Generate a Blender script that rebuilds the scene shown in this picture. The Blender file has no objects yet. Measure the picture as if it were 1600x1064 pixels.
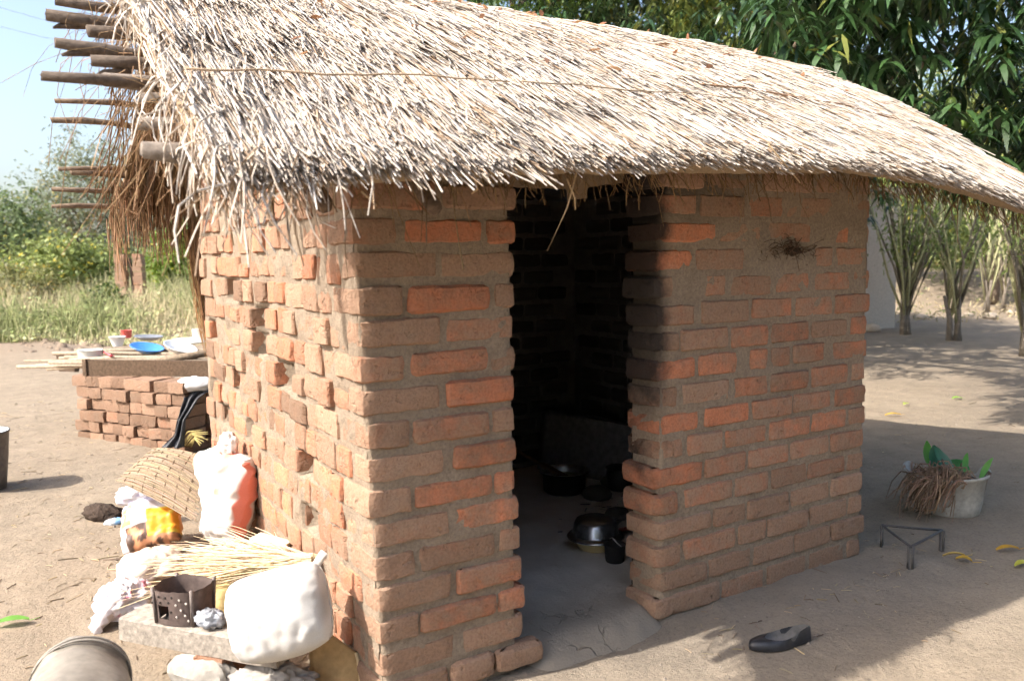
import bpy, math, random
import numpy as np
from mathutils import Vector, Matrix, noise

# ---------------------------------------------------------------- camera
CAM = np.array([-0.8790, -2.2104, 1.4632])
YAW, PITCH, ROLL, FPX = 0.561196, 0.0987573, -0.0156962, 1282.43
_f = np.array([math.cos(PITCH)*math.sin(YAW), math.cos(PITCH)*math.cos(YAW), -math.sin(PITCH)])
_r0 = np.array([math.cos(YAW), -math.sin(YAW), 0.0])
_u0 = np.cross(_r0, _f)
_r = _r0*math.cos(ROLL) + _u0*math.sin(ROLL)
_u = _u0*math.cos(ROLL) - _r0*math.sin(ROLL)

scene = bpy.context.scene
col = scene.collection
cam_d = bpy.data.cameras.new('camera')
cam = bpy.data.objects.new('camera', cam_d)
col.objects.link(cam)
M = Matrix(((_r[0], _u[0], -_f[0], CAM[0]), (_r[1], _u[1], -_f[1], CAM[1]), (_r[2], _u[2], -_f[2], CAM[2]), (0, 0, 0, 1)))
cam.matrix_world = M
cam_d.sensor_width = 36.0
cam_d.lens = FPX/1600*36
cam_d.clip_start = 0.05
cam_d.clip_end = 2000
cam_d.dof.use_dof = True
cam_d.dof.focus_distance = 3.4
cam_d.dof.aperture_fstop = 3.2
scene.camera = cam

# ---------------------------------------------------------------- sky, sun, exposure
SUN_EL = math.radians(44)
SUN_H = np.array([-0.993, 0.119])           # horizontal direction towards the sun
world = bpy.data.worlds.new('World')
scene.world = world
world.use_nodes = True
wn = world.node_tree
bg = wn.nodes['Background']
sky = wn.nodes.new('ShaderNodeTexSky')
sky.sky_type = 'NISHITA'
sky.sun_disc = False
sky.sun_elevation = SUN_EL
sky.sun_rotation = math.atan2(SUN_H[0], SUN_H[1])
sky.air_density = 1.0
sky.dust_density = 4.0
sky.ozone_density = 1.0
wn.links.new(sky.outputs[0], bg.inputs[0])
bg.inputs[1].default_value = 0.15
sun_d = bpy.data.lights.new('sun', 'SUN')
sun_d.energy = 3.9
sun_d.angle = math.radians(0.5)
sun_d.color = (1.0, 0.935, 0.85)
sun = bpy.data.objects.new('sun', sun_d)
col.objects.link(sun)
to_sun = Vector((SUN_H[0]*math.cos(SUN_EL), SUN_H[1]*math.cos(SUN_EL), math.sin(SUN_EL)))
sun.rotation_euler = to_sun.to_track_quat('Z', 'Y').to_euler()
sun.location = (-6, 0, 8)
vs = scene.view_settings
vs.view_transform = 'Standard'
vs.look = 'None'
vs.exposure = 1.22
vs.gamma = 1.0
vs.use_curve_mapping = False
scene.render.engine = 'CYCLES'
cy = scene.cycles
cy.use_denoising = True
cy.use_adaptive_sampling = True
cy.adaptive_threshold = 0.04
cy.adaptive_min_samples = 12
cy.debug_use_spatial_splits = True
cy.max_bounces = 6
cy.diffuse_bounces = 5
cy.glossy_bounces = 3
cy.transmission_bounces = 4
cy.transparent_max_bounces = 6
cy.caustics_reflective = False
cy.caustics_refractive = False

# ---------------------------------------------------------------- pixel rays -> places
def ray(px, py):
    return _f + _r*(px-800)/FPX + _u*(532-py)/FPX
def at(px, py, z):                       # where the ray meets the level z
    d = ray(px, py)
    return CAM + d*((z-CAM[2])/d[2])
def on_front(px, py, y=0.0):
    d = ray(px, py)
    return CAM + d*((y-CAM[1])/d[1])
def on_side(px, py, x=0.0):
    d = ray(px, py)
    return CAM + d*((x-CAM[0])/d[0])
def far(px, py, dist):
    return CAM + ray(px, py)*dist

rng = np.random.default_rng(7)
rnd = random.Random(11)
def sm(a, b, x):
    t = min(1.0, max(0.0, (x-a)/(b-a)))
    return t*t*(3-2*t)
def nz(x, y, z):
    return noise.noise((x, y, z))
def fbm(x, y, z, o=3):
    s, a, f = 0, 1, 1
    for _ in range(o):
        s += a*noise.noise((x*f, y*f, z*f)); a *= .5; f *= 2.03
    return s

# ---------------------------------------------------------------- mesh helpers
def tag(o, label=None, cat=None, group=None, kind=None):
    if label: o['label'] = label
    if cat: o['category'] = cat
    if group: o['group'] = group
    if kind: o['kind'] = kind
    return o
def empty(name, loc=(0, 0, 0), rz=0.0):
    o = bpy.data.objects.new(name, None)
    o.empty_display_size = .1
    o.location = loc
    o.rotation_euler = (0, 0, rz)
    col.objects.link(o)
    return o
def link(name, me, mat, parent=None, world_verts=True):
    o = bpy.data.objects.new(name, me)
    if mat is not None: me.materials.append(mat)
    col.objects.link(o)
    if parent is not None:
        o.parent = parent
        if world_verts:
            # geometry is written in world coordinates: undo the parent's transform
            bpy_m = world_of(parent)
            o.matrix_parent_inverse = bpy_m.inverted()
    return o
def world_of(o):
    m = Matrix.LocRotScale(o.location, o.rotation_euler, o.scale)
    if o.parent is not None:
        m = world_of(o.parent) @ o.matrix_parent_inverse @ m
    return m
class MB:
    """collects faces of one mesh"""
    def __init__(s): s.v = []; s.f = []; s.c = []; s.cur = (1, 1, 1)
    def add(s, verts, faces, c=None):
        n = len(s.v)
        s.v += [tuple(float(q) for q in p) for p in verts]
        s.f += [tuple(i+n for i in f) for f in faces]
        cc = c if c is not None else s.cur
        if len(cc) == len(verts) and hasattr(cc[0], '__len__'): s.c += [tuple(q) for q in cc]
        else: s.c += [tuple(cc)]*len(verts)
        return s
    def box(s, c, size, R=None, c2=None, jit=0.0):
        hx, hy, hz = size[0]/2, size[1]/2, size[2]/2
        vs_ = []
        for sx in (-1, 1):
            for sy in (-1, 1):
                for sz in (-1, 1):
                    p = Vector((sx*hx + rnd.uniform(-jit, jit), sy*hy + rnd.uniform(-jit, jit), sz*hz + rnd.uniform(-jit, jit)))
                    if R is not None: p = R @ p
                    vs_.append((p.x+c[0], p.y+c[1], p.z+c[2]))
        fs = [(0, 1, 3, 2), (4, 6, 7, 5), (0, 4, 5, 1), (2, 3, 7, 6), (0, 2, 6, 4), (1, 5, 7, 3)]
        return s.add(vs_, fs, c2)
    def tube(s, pts, rad, n=8, c=None, cap=True):
        pts = [Vector(p) for p in pts]
        if not hasattr(rad, '__len__'): rad = [rad]*len(pts)
        vs_ = []; fs = []
        for i, p in enumerate(pts):
            t = (pts[min(i+1, len(pts)-1)] - pts[max(i-1, 0)]).normalized()
            ref = Vector((0, 0, 1)) if abs(t.z) < .9 else Vector((1, 0, 0))
            a = t.cross(ref).normalized(); b = a.cross(t)
            for k in range(n):
                q = 2*math.pi*k/n
                vs_.append(p + (a*math.cos(q) + b*math.sin(q))*rad[i])
        for i in range(len(pts)-1):
            for k in range(n):
                k2 = (k+1) % n
                fs.append((i*n+k, (i+1)*n+k, (i+1)*n+k2, i*n+k2))
        if cap:
            fs.append(tuple(range(n)))
            fs.append(tuple((len(pts)-1)*n + k for k in reversed(range(n))))
        return s.add(vs_, fs, c)
    def lathe(s, prof, c=(0, 0, 0), n=32, R=None, col_=None, wob=0.0, seed=0, cap=False):
        vs_ = []; fs = []
        for i, (r, z) in enumerate(prof):
            for k in range(n):
                q = 2*math.pi*k/n
                rr = r*(1 + wob*nz(math.cos(q)*1.3+seed, math.sin(q)*1.3, z*6))
                p = Vector((rr*math.cos(q), rr*math.sin(q), z))
                if R is not None: p = R @ p
                vs_.append((p.x+c[0], p.y+c[1], p.z+c[2]))
        m = len(prof)
        for i in range(m-1):
            for k in range(n):
                k2 = (k+1) % n
                fs.append((i*n+k, i*n+k2, (i+1)*n+k2, (i+1)*n+k))
        if cap:
            fs.append(tuple(reversed(range(n))))
            fs.append(tuple((m-1)*n + k for k in range(n)))
        return s.add(vs_, fs, col_)
    def grid(s, fn, nu, nv, c=None, wrap_u=False):
        vs_ = [fn(i/nu, j/nv) for j in range(nv+1) for i in range(nu+1)]
        fs = [(j*(nu+1)+i, j*(nu+1)+i+1, (j+1)*(nu+1)+i+1, (j+1)*(nu+1)+i) for j in range(nv) for i in range(nu)]
        return s.add(vs_, fs, c)
    def build(s, name, mat, parent=None, smooth=True, sharp=None):
        me = bpy.data.meshes.new(name)
        me.from_pydata(s.v, [], s.f)
        a = me.color_attributes.new('Col', 'FLOAT_COLOR', 'POINT')
        arr = np.ones((len(s.v), 4), dtype=np.float32)
        arr[:, :3] = np.array(s.c, dtype=np.float32).reshape(-1, 3)
        a.data.foreach_set('color', arr.ravel())
        if smooth: me.polygons.foreach_set('use_smooth', [True]*len(s.f))
        if smooth and sharp is not None:
            me.set_sharp_from_angle(angle=math.radians(sharp))
        me.update()
        return link(name, me, mat, parent)

def np_mesh(name, V, F, C, mat, parent=None, smooth=True):
    """V (n,3), F (m,4) quads or (m,3), C (n,3)"""
    me = bpy.data.meshes.new(name)
    k = F.shape[1]
    me.vertices.add(len(V)); me.vertices.foreach_set('co', V.astype(np.float32).ravel())
    me.loops.add(F.size); me.loops.foreach_set('vertex_index', F.astype(np.int32).ravel())
    me.polygons.add(len(F))
    me.polygons.foreach_set('loop_start', np.arange(0, F.size, k, dtype=np.int32))
    me.polygons.foreach_set('loop_total', np.full(len(F), k, dtype=np.int32))
    if smooth: me.polygons.foreach_set('use_smooth', np.ones(len(F), dtype=bool))
    me.update(calc_edges=True)
    a = me.color_attributes.new('Col', 'FLOAT_COLOR', 'POINT')
    arr = np.ones((len(V), 4), dtype=np.float32); arr[:, :3] = C
    a.data.foreach_set('color', arr.ravel())
    me.validate()
    return link(name, me, mat, parent)
def tubes_np(name, paths, rad, cols, mat, parent=None, sides=3, taper=None):
    """paths (N,K,3), rad (N,), cols (N,3)"""
    N, K, _ = paths.shape
    T = np.gradient(paths, axis=1)
    T /= np.linalg.norm(T, axis=2, keepdims=True)+1e-9
    ref = np.tile(np.array([0.31, 0.17, 0.93]), (N, K, 1))
    A = np.cross(T, ref); A /= np.linalg.norm(A, axis=2, keepdims=True)+1e-9
    B = np.cross(A, T)
    tp = np.ones(K) if taper is None else np.array(taper)
    r = rad[:, None]*tp[None, :]
    V = np.empty((N, K, sides, 3))
    for s in range(sides):
        q = 2*math.pi*s/sides
        V[:, :, s] = paths + (A*math.cos(q) + B*math.sin(q))*r[:, :, None]
    idx = np.arange(N*K*sides).reshape(N, K, sides)
    F = []
    for s in range(sides):
        s2 = (s+1) % sides
        F.append(np.stack([idx[:, :-1, s], idx[:, 1:, s], idx[:, 1:, s2], idx[:, :-1, s2]], axis=-1).reshape(-1, 4))
    F = np.concatenate(F)
    C = np.repeat(cols, K*sides, axis=0)
    return np_mesh(name, V.reshape(-1, 3), F, C, mat, parent)
def leaves_np(name, pos, d, nrm, L, W, cols, mat, parent=None, droop=.25):
    """lance-shaped leaves: pos (N,3) base, d direction, nrm up side, L length, W width"""
    N = len(pos)
    d = d/(np.linalg.norm(d, axis=1, keepdims=True)+1e-9)
    s = np.cross(d, nrm); s /= np.linalg.norm(s, axis=1, keepdims=True)+1e-9
    n = np.cross(s, d)
    ts = [0, .3, .65, 1.0]; ws = [.12, .95, .8, .04]
    V = np.empty((N, 8, 3))
    for i, (t, w) in enumerate(zip(ts, ws)):
        c = pos + d*(L*t)[:, None] - np.array([0, 0, 1.0])*(L*droop*t*t)[:, None]
        V[:, 2*i] = c - s*(W*w/2)[:, None] + n*(W*.12*w)[:, None]
        V[:, 2*i+1] = c + s*(W*w/2)[:, None] + n*(W*.12*w)[:, None]
    b = (np.arange(N)*8)[:, None]
    F = np.concatenate([b+np.array([[0, 1, 3, 2]]), b+np.array([[2, 3, 5, 4]]), b+np.array([[4, 5, 7, 6]])])
    C = np.repeat(cols, 8, axis=0)
    return np_mesh(name, V.reshape(-1, 3), F, C, mat, parent)
def jitcol(base, n, amt=.2, hue=.06):
    b = np.array(base)[None, :]*(1+rng.uniform(-amt, amt, (n, 1)))
    return np.clip(b*(1+rng.uniform(-hue, hue, (n, 3))), 0, 1)

# ---------------------------------------------------------------- materials
class NT:
    def __init__(s, name):
        s.m = bpy.data.materials.new(name); s.m.use_nodes = True
        s.t = s.m.node_tree; s.b = s.t.nodes['Principled BSDF']
    def n(s, kind, **kw):
        x = s.t.nodes.new(kind)
        for k, v in kw.items(): setattr(x, k, v)
        return x
    def l(s, a, b): s.t.links.new(a, b)
    def pos(s):
        return s.n('ShaderNodeNewGeometry').outputs['Position']
    def noise(s, scale, detail=4, rough=.6, vec=None, dist=0.0):
        x = s.n('ShaderNodeTexNoise')
        x.inputs['Scale'].default_value = scale; x.inputs['Detail'].default_value = detail
        x.inputs['Roughness'].default_value = rough; x.inputs['Distortion'].default_value = dist
        s.l(vec if vec is not None else s.pos(), x.inputs['Vector'])
        return x.outputs['Fac']
    def ramp(s, fac, stops):
        x = s.n('ShaderNodeValToRGB')
        e = x.color_ramp.elements
        while len(e) < len(stops): e.new(.5)
        for i, (p, c) in enumerate(stops):
            e[i].position = p
            e[i].color = (c, c, c, 1) if not hasattr(c, '__len__') else (*c, 1)
        s.l(fac, x.inputs[0])
        return x.outputs[0]
    def mix(s, fac, a, b, mode='MIX'):
        x = s.n('ShaderNodeMix', data_type='RGBA', blend_type=mode)
        for sock, v in ((x.inputs[0], fac), (x.inputs[6], a), (x.inputs[7], b)):
            if hasattr(v, 'is_linked') or hasattr(v, 'links'): s.l(v, sock)
            elif hasattr(v, '__len__'): sock.default_value = (*v, 1)
            else: sock.default_value = v
        return x.outputs[2]
    def math(s, op, a, b=None, clamp=False):
        x = s.n('ShaderNodeMath', operation=op, use_clamp=clamp)
        for i, v in enumerate((a, b)):
            if v is None: continue
            if hasattr(v, 'links'): s.l(v, x.inputs[i])
            else: x.inputs[i].default_value = v
        return x.outputs[0]
    def attr(s, name='Col'):
        return s.n('ShaderNodeAttribute', attribute_name=name).outputs['Color']
    def sep(s, c):
        x = s.n('ShaderNodeSeparateColor'); s.l(c, x.inputs[0]); return x.outputs
    def bump(s, h, strength=.4, dist=.01):
        x = s.n('ShaderNodeBump'); x.inputs['Strength'].default_value = strength; x.inputs['Distance'].default_value = dist
        s.l(h, x.inputs['Height']); s.l(x.outputs[0], s.b.inputs['Normal']); return x
    def out(s, colr, rough=.85, spec=.3, metal=0.0):
        if hasattr(colr, 'links'): s.l(colr, s.b.inputs['Base Color'])
        else: s.b.inputs['Base Color'].default_value = (*colr, 1)
        s.b.inputs['Roughness'].default_value = rough
        s.b.inputs['Specular IOR Level'].default_value = spec
        s.b.inputs['Metallic'].default_value = metal
        return s.m

def simple(name, c=None, rough=.8, spec=.3, metal=0., nscale=30, namt=.25, bump=.3, bdist=.004, detail=5):
    t = NT(name)
    base = t.attr() if c is None else None
    f = t.noise(nscale, detail)
    v = t.ramp(f, [(.25, 1-namt), (.75, 1+namt)])
    cc = t.mix(1.0, base if c is None else c, v, 'MULTIPLY')
    if bump: t.bump(f, bump, bdist)
    return t.out(cc, rough, spec, metal)

def brick_mat(name, mud, clean, dusty):
    """Col.r: how clean the face is, Col.g: soot, Col.b: brightness"""
    t = NT(name)
    a = t.sep(t.attr())
    n1 = t.noise(9, 6, .65)
    n2 = t.noise(46, 5, .7)
    k = t.math('ADD', t.math('MULTIPLY', n1, 1.5), t.math('MULTIPLY', n2, .5))
    k = t.math('ADD', k, t.math('MULTIPLY', a[0], 1.25))
    m = t.ramp(t.math('SUBTRACT', k, 1.0), [(.42, 0.0), (1.0, 1.0)])
    mid = tuple((q*.55+w*.45)*.86 for q, w in zip(mud, clean))
    c = t.mix(t.ramp(m, [(.0, 0.), (.55, 1.)]), mud, mid)
    c = t.mix(t.ramp(m, [(.45, 0.), (1., 1.)]), c, clean)
    d = t.ramp(t.noise(17, 6, .7), [(.45, 0.0), (.75, .55)])
    c = t.mix(d, c, dusty)
    sp = t.ramp(t.noise(110, 3, .5), [(.28, .82), (.6, 1.06)])
    c = t.mix(1.0, c, sp, 'MULTIPLY')
    x = t.n('ShaderNodeCombineColor')
    for i in range(3): t.l(a[2], x.inputs[i])
    c = t.mix(1.0, c, x.outputs[0], 'MULTIPLY')
    so = t.ramp(t.math('ADD', t.math('MULTIPLY', t.noise(16, 5, .7), .7), t.math('MULTIPLY', a[1], 1.0)), [(.48, 0.0), (1.0, .95)])
    c = t.mix(so, c, (.036, .032, .030))
    h = t.math('ADD', t.math('MULTIPLY', t.noise(38, 6, .68), .8), t.math('MULTIPLY', t.noise(170, 3, .6), .10))
    pit = t.ramp(t.noise(26, 3, .6), [(.30, 0.), (.42, 1.)])
    h = t.math('ADD', h, t.math('MULTIPLY', pit, .45))
    t.bump(h, .8, .015)
    return t.out(c, .95, .12)
M_BRICK = brick_mat('burnt_brick', (.335, .212, .145), (.53, .215, .12), (.305, .235, .175))
M_BRICK_S = M_BRICK
def mortar_mat(name, a, b):
    t = NT(name)
    at_ = t.sep(t.attr())
    c = t.mix(t.ramp(t.noise(11, 6, .7), [(.3, 0.0), (.7, 1.0)]), a, b)
    c = t.mix(1.0, c, t.ramp(t.noise(90, 4, .6), [(.3, .78), (.7, 1.15)]), 'MULTIPLY')
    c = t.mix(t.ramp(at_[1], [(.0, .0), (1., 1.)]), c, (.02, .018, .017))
    h = t.math('ADD', t.math('MULTIPLY', t.noise(30, 6, .75), .8), t.math('MULTIPLY', t.noise(170, 3), .3))
    t.bump(h, .8, .015)
    return t.out(c, .97, .1)
M_MORT = mortar_mat('mud_mortar', (.255, .20, .15), (.325, .26, .195))
M_MORT_S = M_MORT
M_SOOT = mortar_mat('sooty_wall', (.12, .112, .108), (.20, .185, .175))
M_SOOTB = brick_mat('sooty_brick', (.075, .068, .066), (.16, .095, .07), (.10, .09, .087))

# ground: packed sandy earth
def ground_mat():
    t = NT('packed_earth')
    a = t.sep(t.attr())
    big = t.ramp(t.noise(.55, 6, .6), [(.35, 0.0), (.7, 1.0)])
    c = t.mix(big, (.252, .203, .15), (.30, .245, .182))
    sm_ = t.ramp(t.noise(6, 7, .7), [(.3, .80), (.72, 1.12)])
    c = t.mix(1.0, c, sm_, 'MULTIPLY')
    c = t.mix(1.0, c, t.ramp(t.noise(75, 4, .65), [(.28, .66), (.45, .98), (.75, 1.12)]), 'MULTIPLY')
    c = t.mix(t.math('MULTIPLY', a[0], t.ramp(t.noise(1.6, 6, .7), [(.3, .3), (.6, 1.)])), c, (.24, .185, .135))
    c = t.mix(a[1], c, (.24, .222, .20))
    h = t.math('ADD', t.math('MULTIPLY', t.noise(4, 8, .74), 1.0), t.math('MULTIPLY', t.noise(60, 5, .7), .25))
    t.bump(h, .7, .035)
    return t.out(c, .97, .1)
M_GROUND = ground_mat()
def floor_mat():
    t = NT('hut_mud_floor')
    a = t.sep(t.attr())
    c = t.mix(t.ramp(t.noise(5, 6, .7), [(.3, 0.), (.7, 1.)]), (.52, .47, .41), (.62, .565, .50))
    v = t.n('ShaderNodeTexVoronoi', feature='DISTANCE_TO_EDGE')
    v.inputs['Scale'].default_value = 3.2
    wv = t.n('ShaderNodeVectorMath', operation='ADD')
    nzc = t.n('ShaderNodeTexNoise'); nzc.inputs['Scale'].default_value = 7; nzc.inputs['Detail'].default_value = 5
    t.l(t.pos(), nzc.inputs['Vector'])
    sc = t.n('ShaderNodeVectorMath', operation='SCALE'); sc.inputs['Scale'].default_value = .22
    t.l(nzc.outputs['Color'], sc.inputs[0]); t.l(t.pos(), wv.inputs[0]); t.l(sc.outputs[0], wv.inputs[1])
    t.l(wv.outputs[0], v.inputs['Vector'])
    crack = t.ramp(v.outputs['Distance'], [(.0, .75), (.014, 0.0)])
    crack = t.math('MULTIPLY', crack, t.math('MULTIPLY', a[0], t.ramp(t.noise(4, 3), [(.52, 0.), (.70, 1.)])))
    c = t.mix(crack, c, (.05, .042, .035))
    c = t.mix(t.math('MULTIPLY', a[0], .9), c, (.225, .19, .15))
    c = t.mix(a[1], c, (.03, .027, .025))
    h = t.math('SUBTRACT', t.math('ADD', t.math('MULTIPLY', t.noise(6, 8, .7), .7), t.math('MULTIPLY', t.noise(80, 4), .2)), crack)
    t.bump(h, .7, .02)
    return t.out(c, .95, .12)
M_FLOOR = floor_mat()
def attr_mat(name, rough=.9, spec=.15, nscale=60, namt=.2, bump=.3, bdist=.003, trans=0.0):
    t = NT(name)
    f = t.noise(nscale, 4)
    c = t.mix(1.0, t.attr(), t.ramp(f, [(.25, 1-namt), (.75, 1+namt)]), 'MULTIPLY')
    if bump: t.bump(f, bump, bdist)
    m = t.out(c, rough, spec)
    if trans:
        tr = t.n('ShaderNodeBsdfTranslucent'); mx = t.n('ShaderNodeMixShader'); mx.inputs[0].default_value = trans
        t.l(c, tr.inputs[0]); t.l(t.b.outputs[0], mx.inputs[1]); t.l(tr.outputs[0], mx.inputs[2])
        t.l(mx.outputs[0], t.t.nodes['Material Output'].inputs[0])
    return m
M_STRAW = attr_mat('dry_straw', .75, .25, 120, .22, .2, .002)
M_LEAF = attr_mat('leaf', .5, .4, 25, .18, 0, trans=.35)
M_LEAFG = attr_mat('glossy_leaf', .34, .55, 25, .15, 0, trans=.22)
M_GRASS = attr_mat('grass_blade', .8, .2, 20, .15, 0, trans=.3)
M_WOODG = attr_mat('weathered_wood', .9, .15, 55, .4, .6, .006)
M_BARK = attr_mat('bark', .95, .1, 40, .35, .7, .02)
M_CLOTH = attr_mat('woven_sack', .85, .2, 260, .07, .35, .002)
M_PLAST = attr_mat('thin_plastic', .45, .4, 40, .12, .3, .004)
M_METAL = attr_mat('sooty_metal', .55, .4, 35, .35, .35, .003)
M_CERAM = attr_mat('glazed_dish', .25, .5, 20, .03, 0)
M_PLAIN = attr_mat('plain_matte', .9, .15, 45, .2, .4, .005)
M_ALU = simple('worn_aluminium', (.55, .55, .56), .38, .5, .85, 35, .3, .25, .002)
M_ALUD = simple('dark_polished_lid', (.42, .42, .43), .27, .5, .9, 22, .35, .1, .002)

# ================================================================ GROUND
def zg(x, y):
    z = .095 + .06*sm(.5, 1.9, y)*(1-sm(-.2, .6, x))
    z += .012*fbm(x*1.1, y*1.1, 3.1, 3)
    near = 1 - sm(6, 14, math.hypot(x-1, y-1))
    z += .006*near*fbm(x*7, y*7, 1.7, 2)
    # earth heaped against the foot of the front wall
    if 1.1 < x < 2.6 and -.45 < y < .2:
        z += .025*sm(-.40, -.05, y)*sm(1.1, 1.25, x)*(1+.8*nz(x*5, y*5, 8))
    # ploughed clods on the left, a low bank on the right
    if x < 9 and y > 11:
        m = sm(11, 15, y)*(1-sm(4, 9, x-y*.15))
        z += m*.10*abs(fbm(x*1.3, y*1.3, 5.5, 3))
    if x > 10 and y > 2:
        dd = (x*.847+y*.532)          # towards the right of the view
        fw = x*.532+y*.847
        z += .75*sm(17, 23, fw)*sm(6, 9, dd)*(1+.3*nz(x*.4, y*.4, 2)) + .06*sm(12, 15, fw)*fbm(x*1.5, y*1.5, 7, 3)
    return z
def axis(lo, hi, step, ends, grow=1.16):
    a = list(np.arange(lo, hi+1e-6, step))
    s = step
    while a[-1] < ends[1]: s *= grow; a.append(a[-1]+s)
    s = step
    while a[0] > ends[0]: s *= grow; a.insert(0, a[0]-s)
    return np.array(a)
gx = axis(-2.6, 6.0, .055, (-260, 420)); gy = axis(-2.2, 6.0, .055, (-60, 520))
V = []; C = []
for y in gy:
    for x in gx:
        z = zg(x, y)
        V.append((x, y, z))
        clod = sm(10, 14, y)*(1-sm(30, 60, y)) if x < 9 else .5*sm(14, 22, x)
        ash = (1-sm(.05, .9, math.hypot((x-1.3)*.55, y+.0)))*.28 + (1-sm(.0, .8, math.hypot((x-2.4)*.6, y+.2)))*.3
        C.append((clod, min(1, ash), 0))
nx = len(gx)
idx = np.arange(len(V)).reshape(len(gy), nx)
F = np.stack([idx[:-1, :-1], idx[:-1, 1:], idx[1:, 1:], idx[1:, :-1]], axis=-1).reshape(-1, 4)
tag(np_mesh('ground', np.array(V), F, np.array(C), M_GROUND), kind='structure')

# ================================================================ HUT
WF, WS = 2.363, 2.104            # outside length of front and side wall
DL, DR = .527, 1.13              # door opening
TH = .15                         # wall thickness at the door
hut = empty('thatched_hut', (0, 0, 0))
tag(hut, 'small brick cooking hut with a straw thatched roof and open dark doorway', 'hut')

def row_z(r):
    return 1.7 - .1*r
def lean(y, z):                   # the near corner leans a little, as built by hand
    return (.034 - .036*(z-.1))*(1 - min(1, max(0, y/2.1)))
def wob(x, r):
    return .006*nz(x*2.3, r*3.7, 4.4)

def sweep_brick(plan, z0, z1, seed, amp=.006, bev=.013, depth=.06, mz=3):
    """plan: list of ((x,y),(nx,ny)) along the visible faces; returns verts/faces. Edges at top and bottom are rounded."""
    n = len(plan)
    prof = [(z0, depth), (z0+.001, bev*.9), (z0+bev*.75, 0.0)]
    for k in range(1, mz): prof.append((z0+bev + (z1-z0-2*bev)*k/mz, -.0015))
    prof += [(z1-bev*.75, 0.0), (z1-.001, bev*.9), (z1, depth)]
    vs_ = []
    for (z, ins) in prof:
        for ((x, y), (nx_, ny_)) in plan:
            px, py, pz = x-nx_*ins, y-ny_*ins, z
            if ins < depth:
                d = amp*.55*fbm(px*13+seed, py*13, pz*15, 2) + amp*.75*nz(px*45+seed, py*45, pz*45)
                if ins > 0: d -= amp*1.1*max(0, nz(px*21+seed*2, py*21, pz*21)-.12)*3
                px += nx_*d; py += ny_*d
                pz += .75*amp*nz(px*24+seed*3, py*24, z*9+5)
            vs_.append((px, py, pz))
    fs = []
    for j in range(len(prof)-1):
        for i in range(n-1):
            fs.append((j*n+i, j*n+i+1, (j+1)*n+i+1, (j+1)*n+i))
    return vs_, fs
def plan_front(x0, x1, y, bev=.014, depth=.06):
    L = x1-x0; k = max(2, int(L/.033))
    p = [((x0, y+depth), (-1, 0)), ((x0, y+bev), (-.9, -.4)), ((x0+bev*.55, y+bev*.25), (-.6, -.8))]
    for i in range(k+1): p.append(((x0+bev*1.4+(L-2.8*bev)*i/k, y), (0, -1)))
    p += [((x1-bev*.55, y+bev*.25), (.6, -.8)), ((x1, y+bev), (.9, -.4)), ((x1, y+depth), (1, 0))]
    return p
def plan_corner(L, W, x0, y0=0.0, rad=.022, depth=.06):
    """a brick at the near left corner: side face from y0+W to the corner, front face to x0+L"""
    p = [((x0+depth, y0+W), (0, 1)), ((x0+.012, y0+W), (-.4, .9)), ((x0+.003, y0+W-.006), (-.8, .6))]
    k = max(1, int(W/.034))
    for i in range(k+1): p.append(((x0, y0+W-.018-(W-.018-rad)*i/k), (-1, 0)))
    p.append(((x0+rad*.3, y0+rad*.3), (-.7, -.7)))
    k = max(2, int(L/.034))
    for i in range(k+1): p.append(((x0+rad+(L-rad-.018)*i/k, y0), (0, -1)))
    p += [((x0+L-.006, y0+.003), (.6, -.8)), ((x0+L, y0+.012), (.9, -.4)), ((x0+L, y0+depth), (1, 0))]
    return p
def plan_jamb_left(x0, x1, y0, W, rad=.02):
    """pier brick beside the door: front face and the reveal on its right"""
    p = [((x0, y0+.06), (-1, 0)), ((x0, y0+.012), (-.9, -.4)), ((x0+.006, y0+.003), (-.6, -.8))]
    L = x1-x0; k = max(2, int(L/.034))
    for i in range(k+1): p.append(((x0+.018+(L-.018-rad)*i/k, y0), (0, -1)))
    p.append(((x1-rad*.3, y0+rad*.3), (.7, -.7)))
    for i in range(4): p.append(((x1, y0+rad+(W-rad)*i/3), (1, 0)))
    p.append(((x1-.06, y0+W), (0, 1)))
    return p
def plan_jamb_right(x0, x1, y0, W, rad=.03):
    p = [((x0+.06, y0+W), (0, 1))]
    for i in range(4): p.append(((x0, y0+W-(W-rad)*i/3), (-1, 0)))
    p.append(((x0+rad*.3, y0+rad*.3), (-.7, -.7)))
    L = x1-x0; k = max(2, int(L/.034))
    for i in range(k+1): p.append(((x0+rad+(L-rad-.018)*i/k, y0), (0, -1)))
    p += [((x1-.006, y0+.003), (.6, -.8)), ((x1, y0+.012), (.9, -.4)), ((x1, y0+.06), (1, 0))]
    return p

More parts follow.
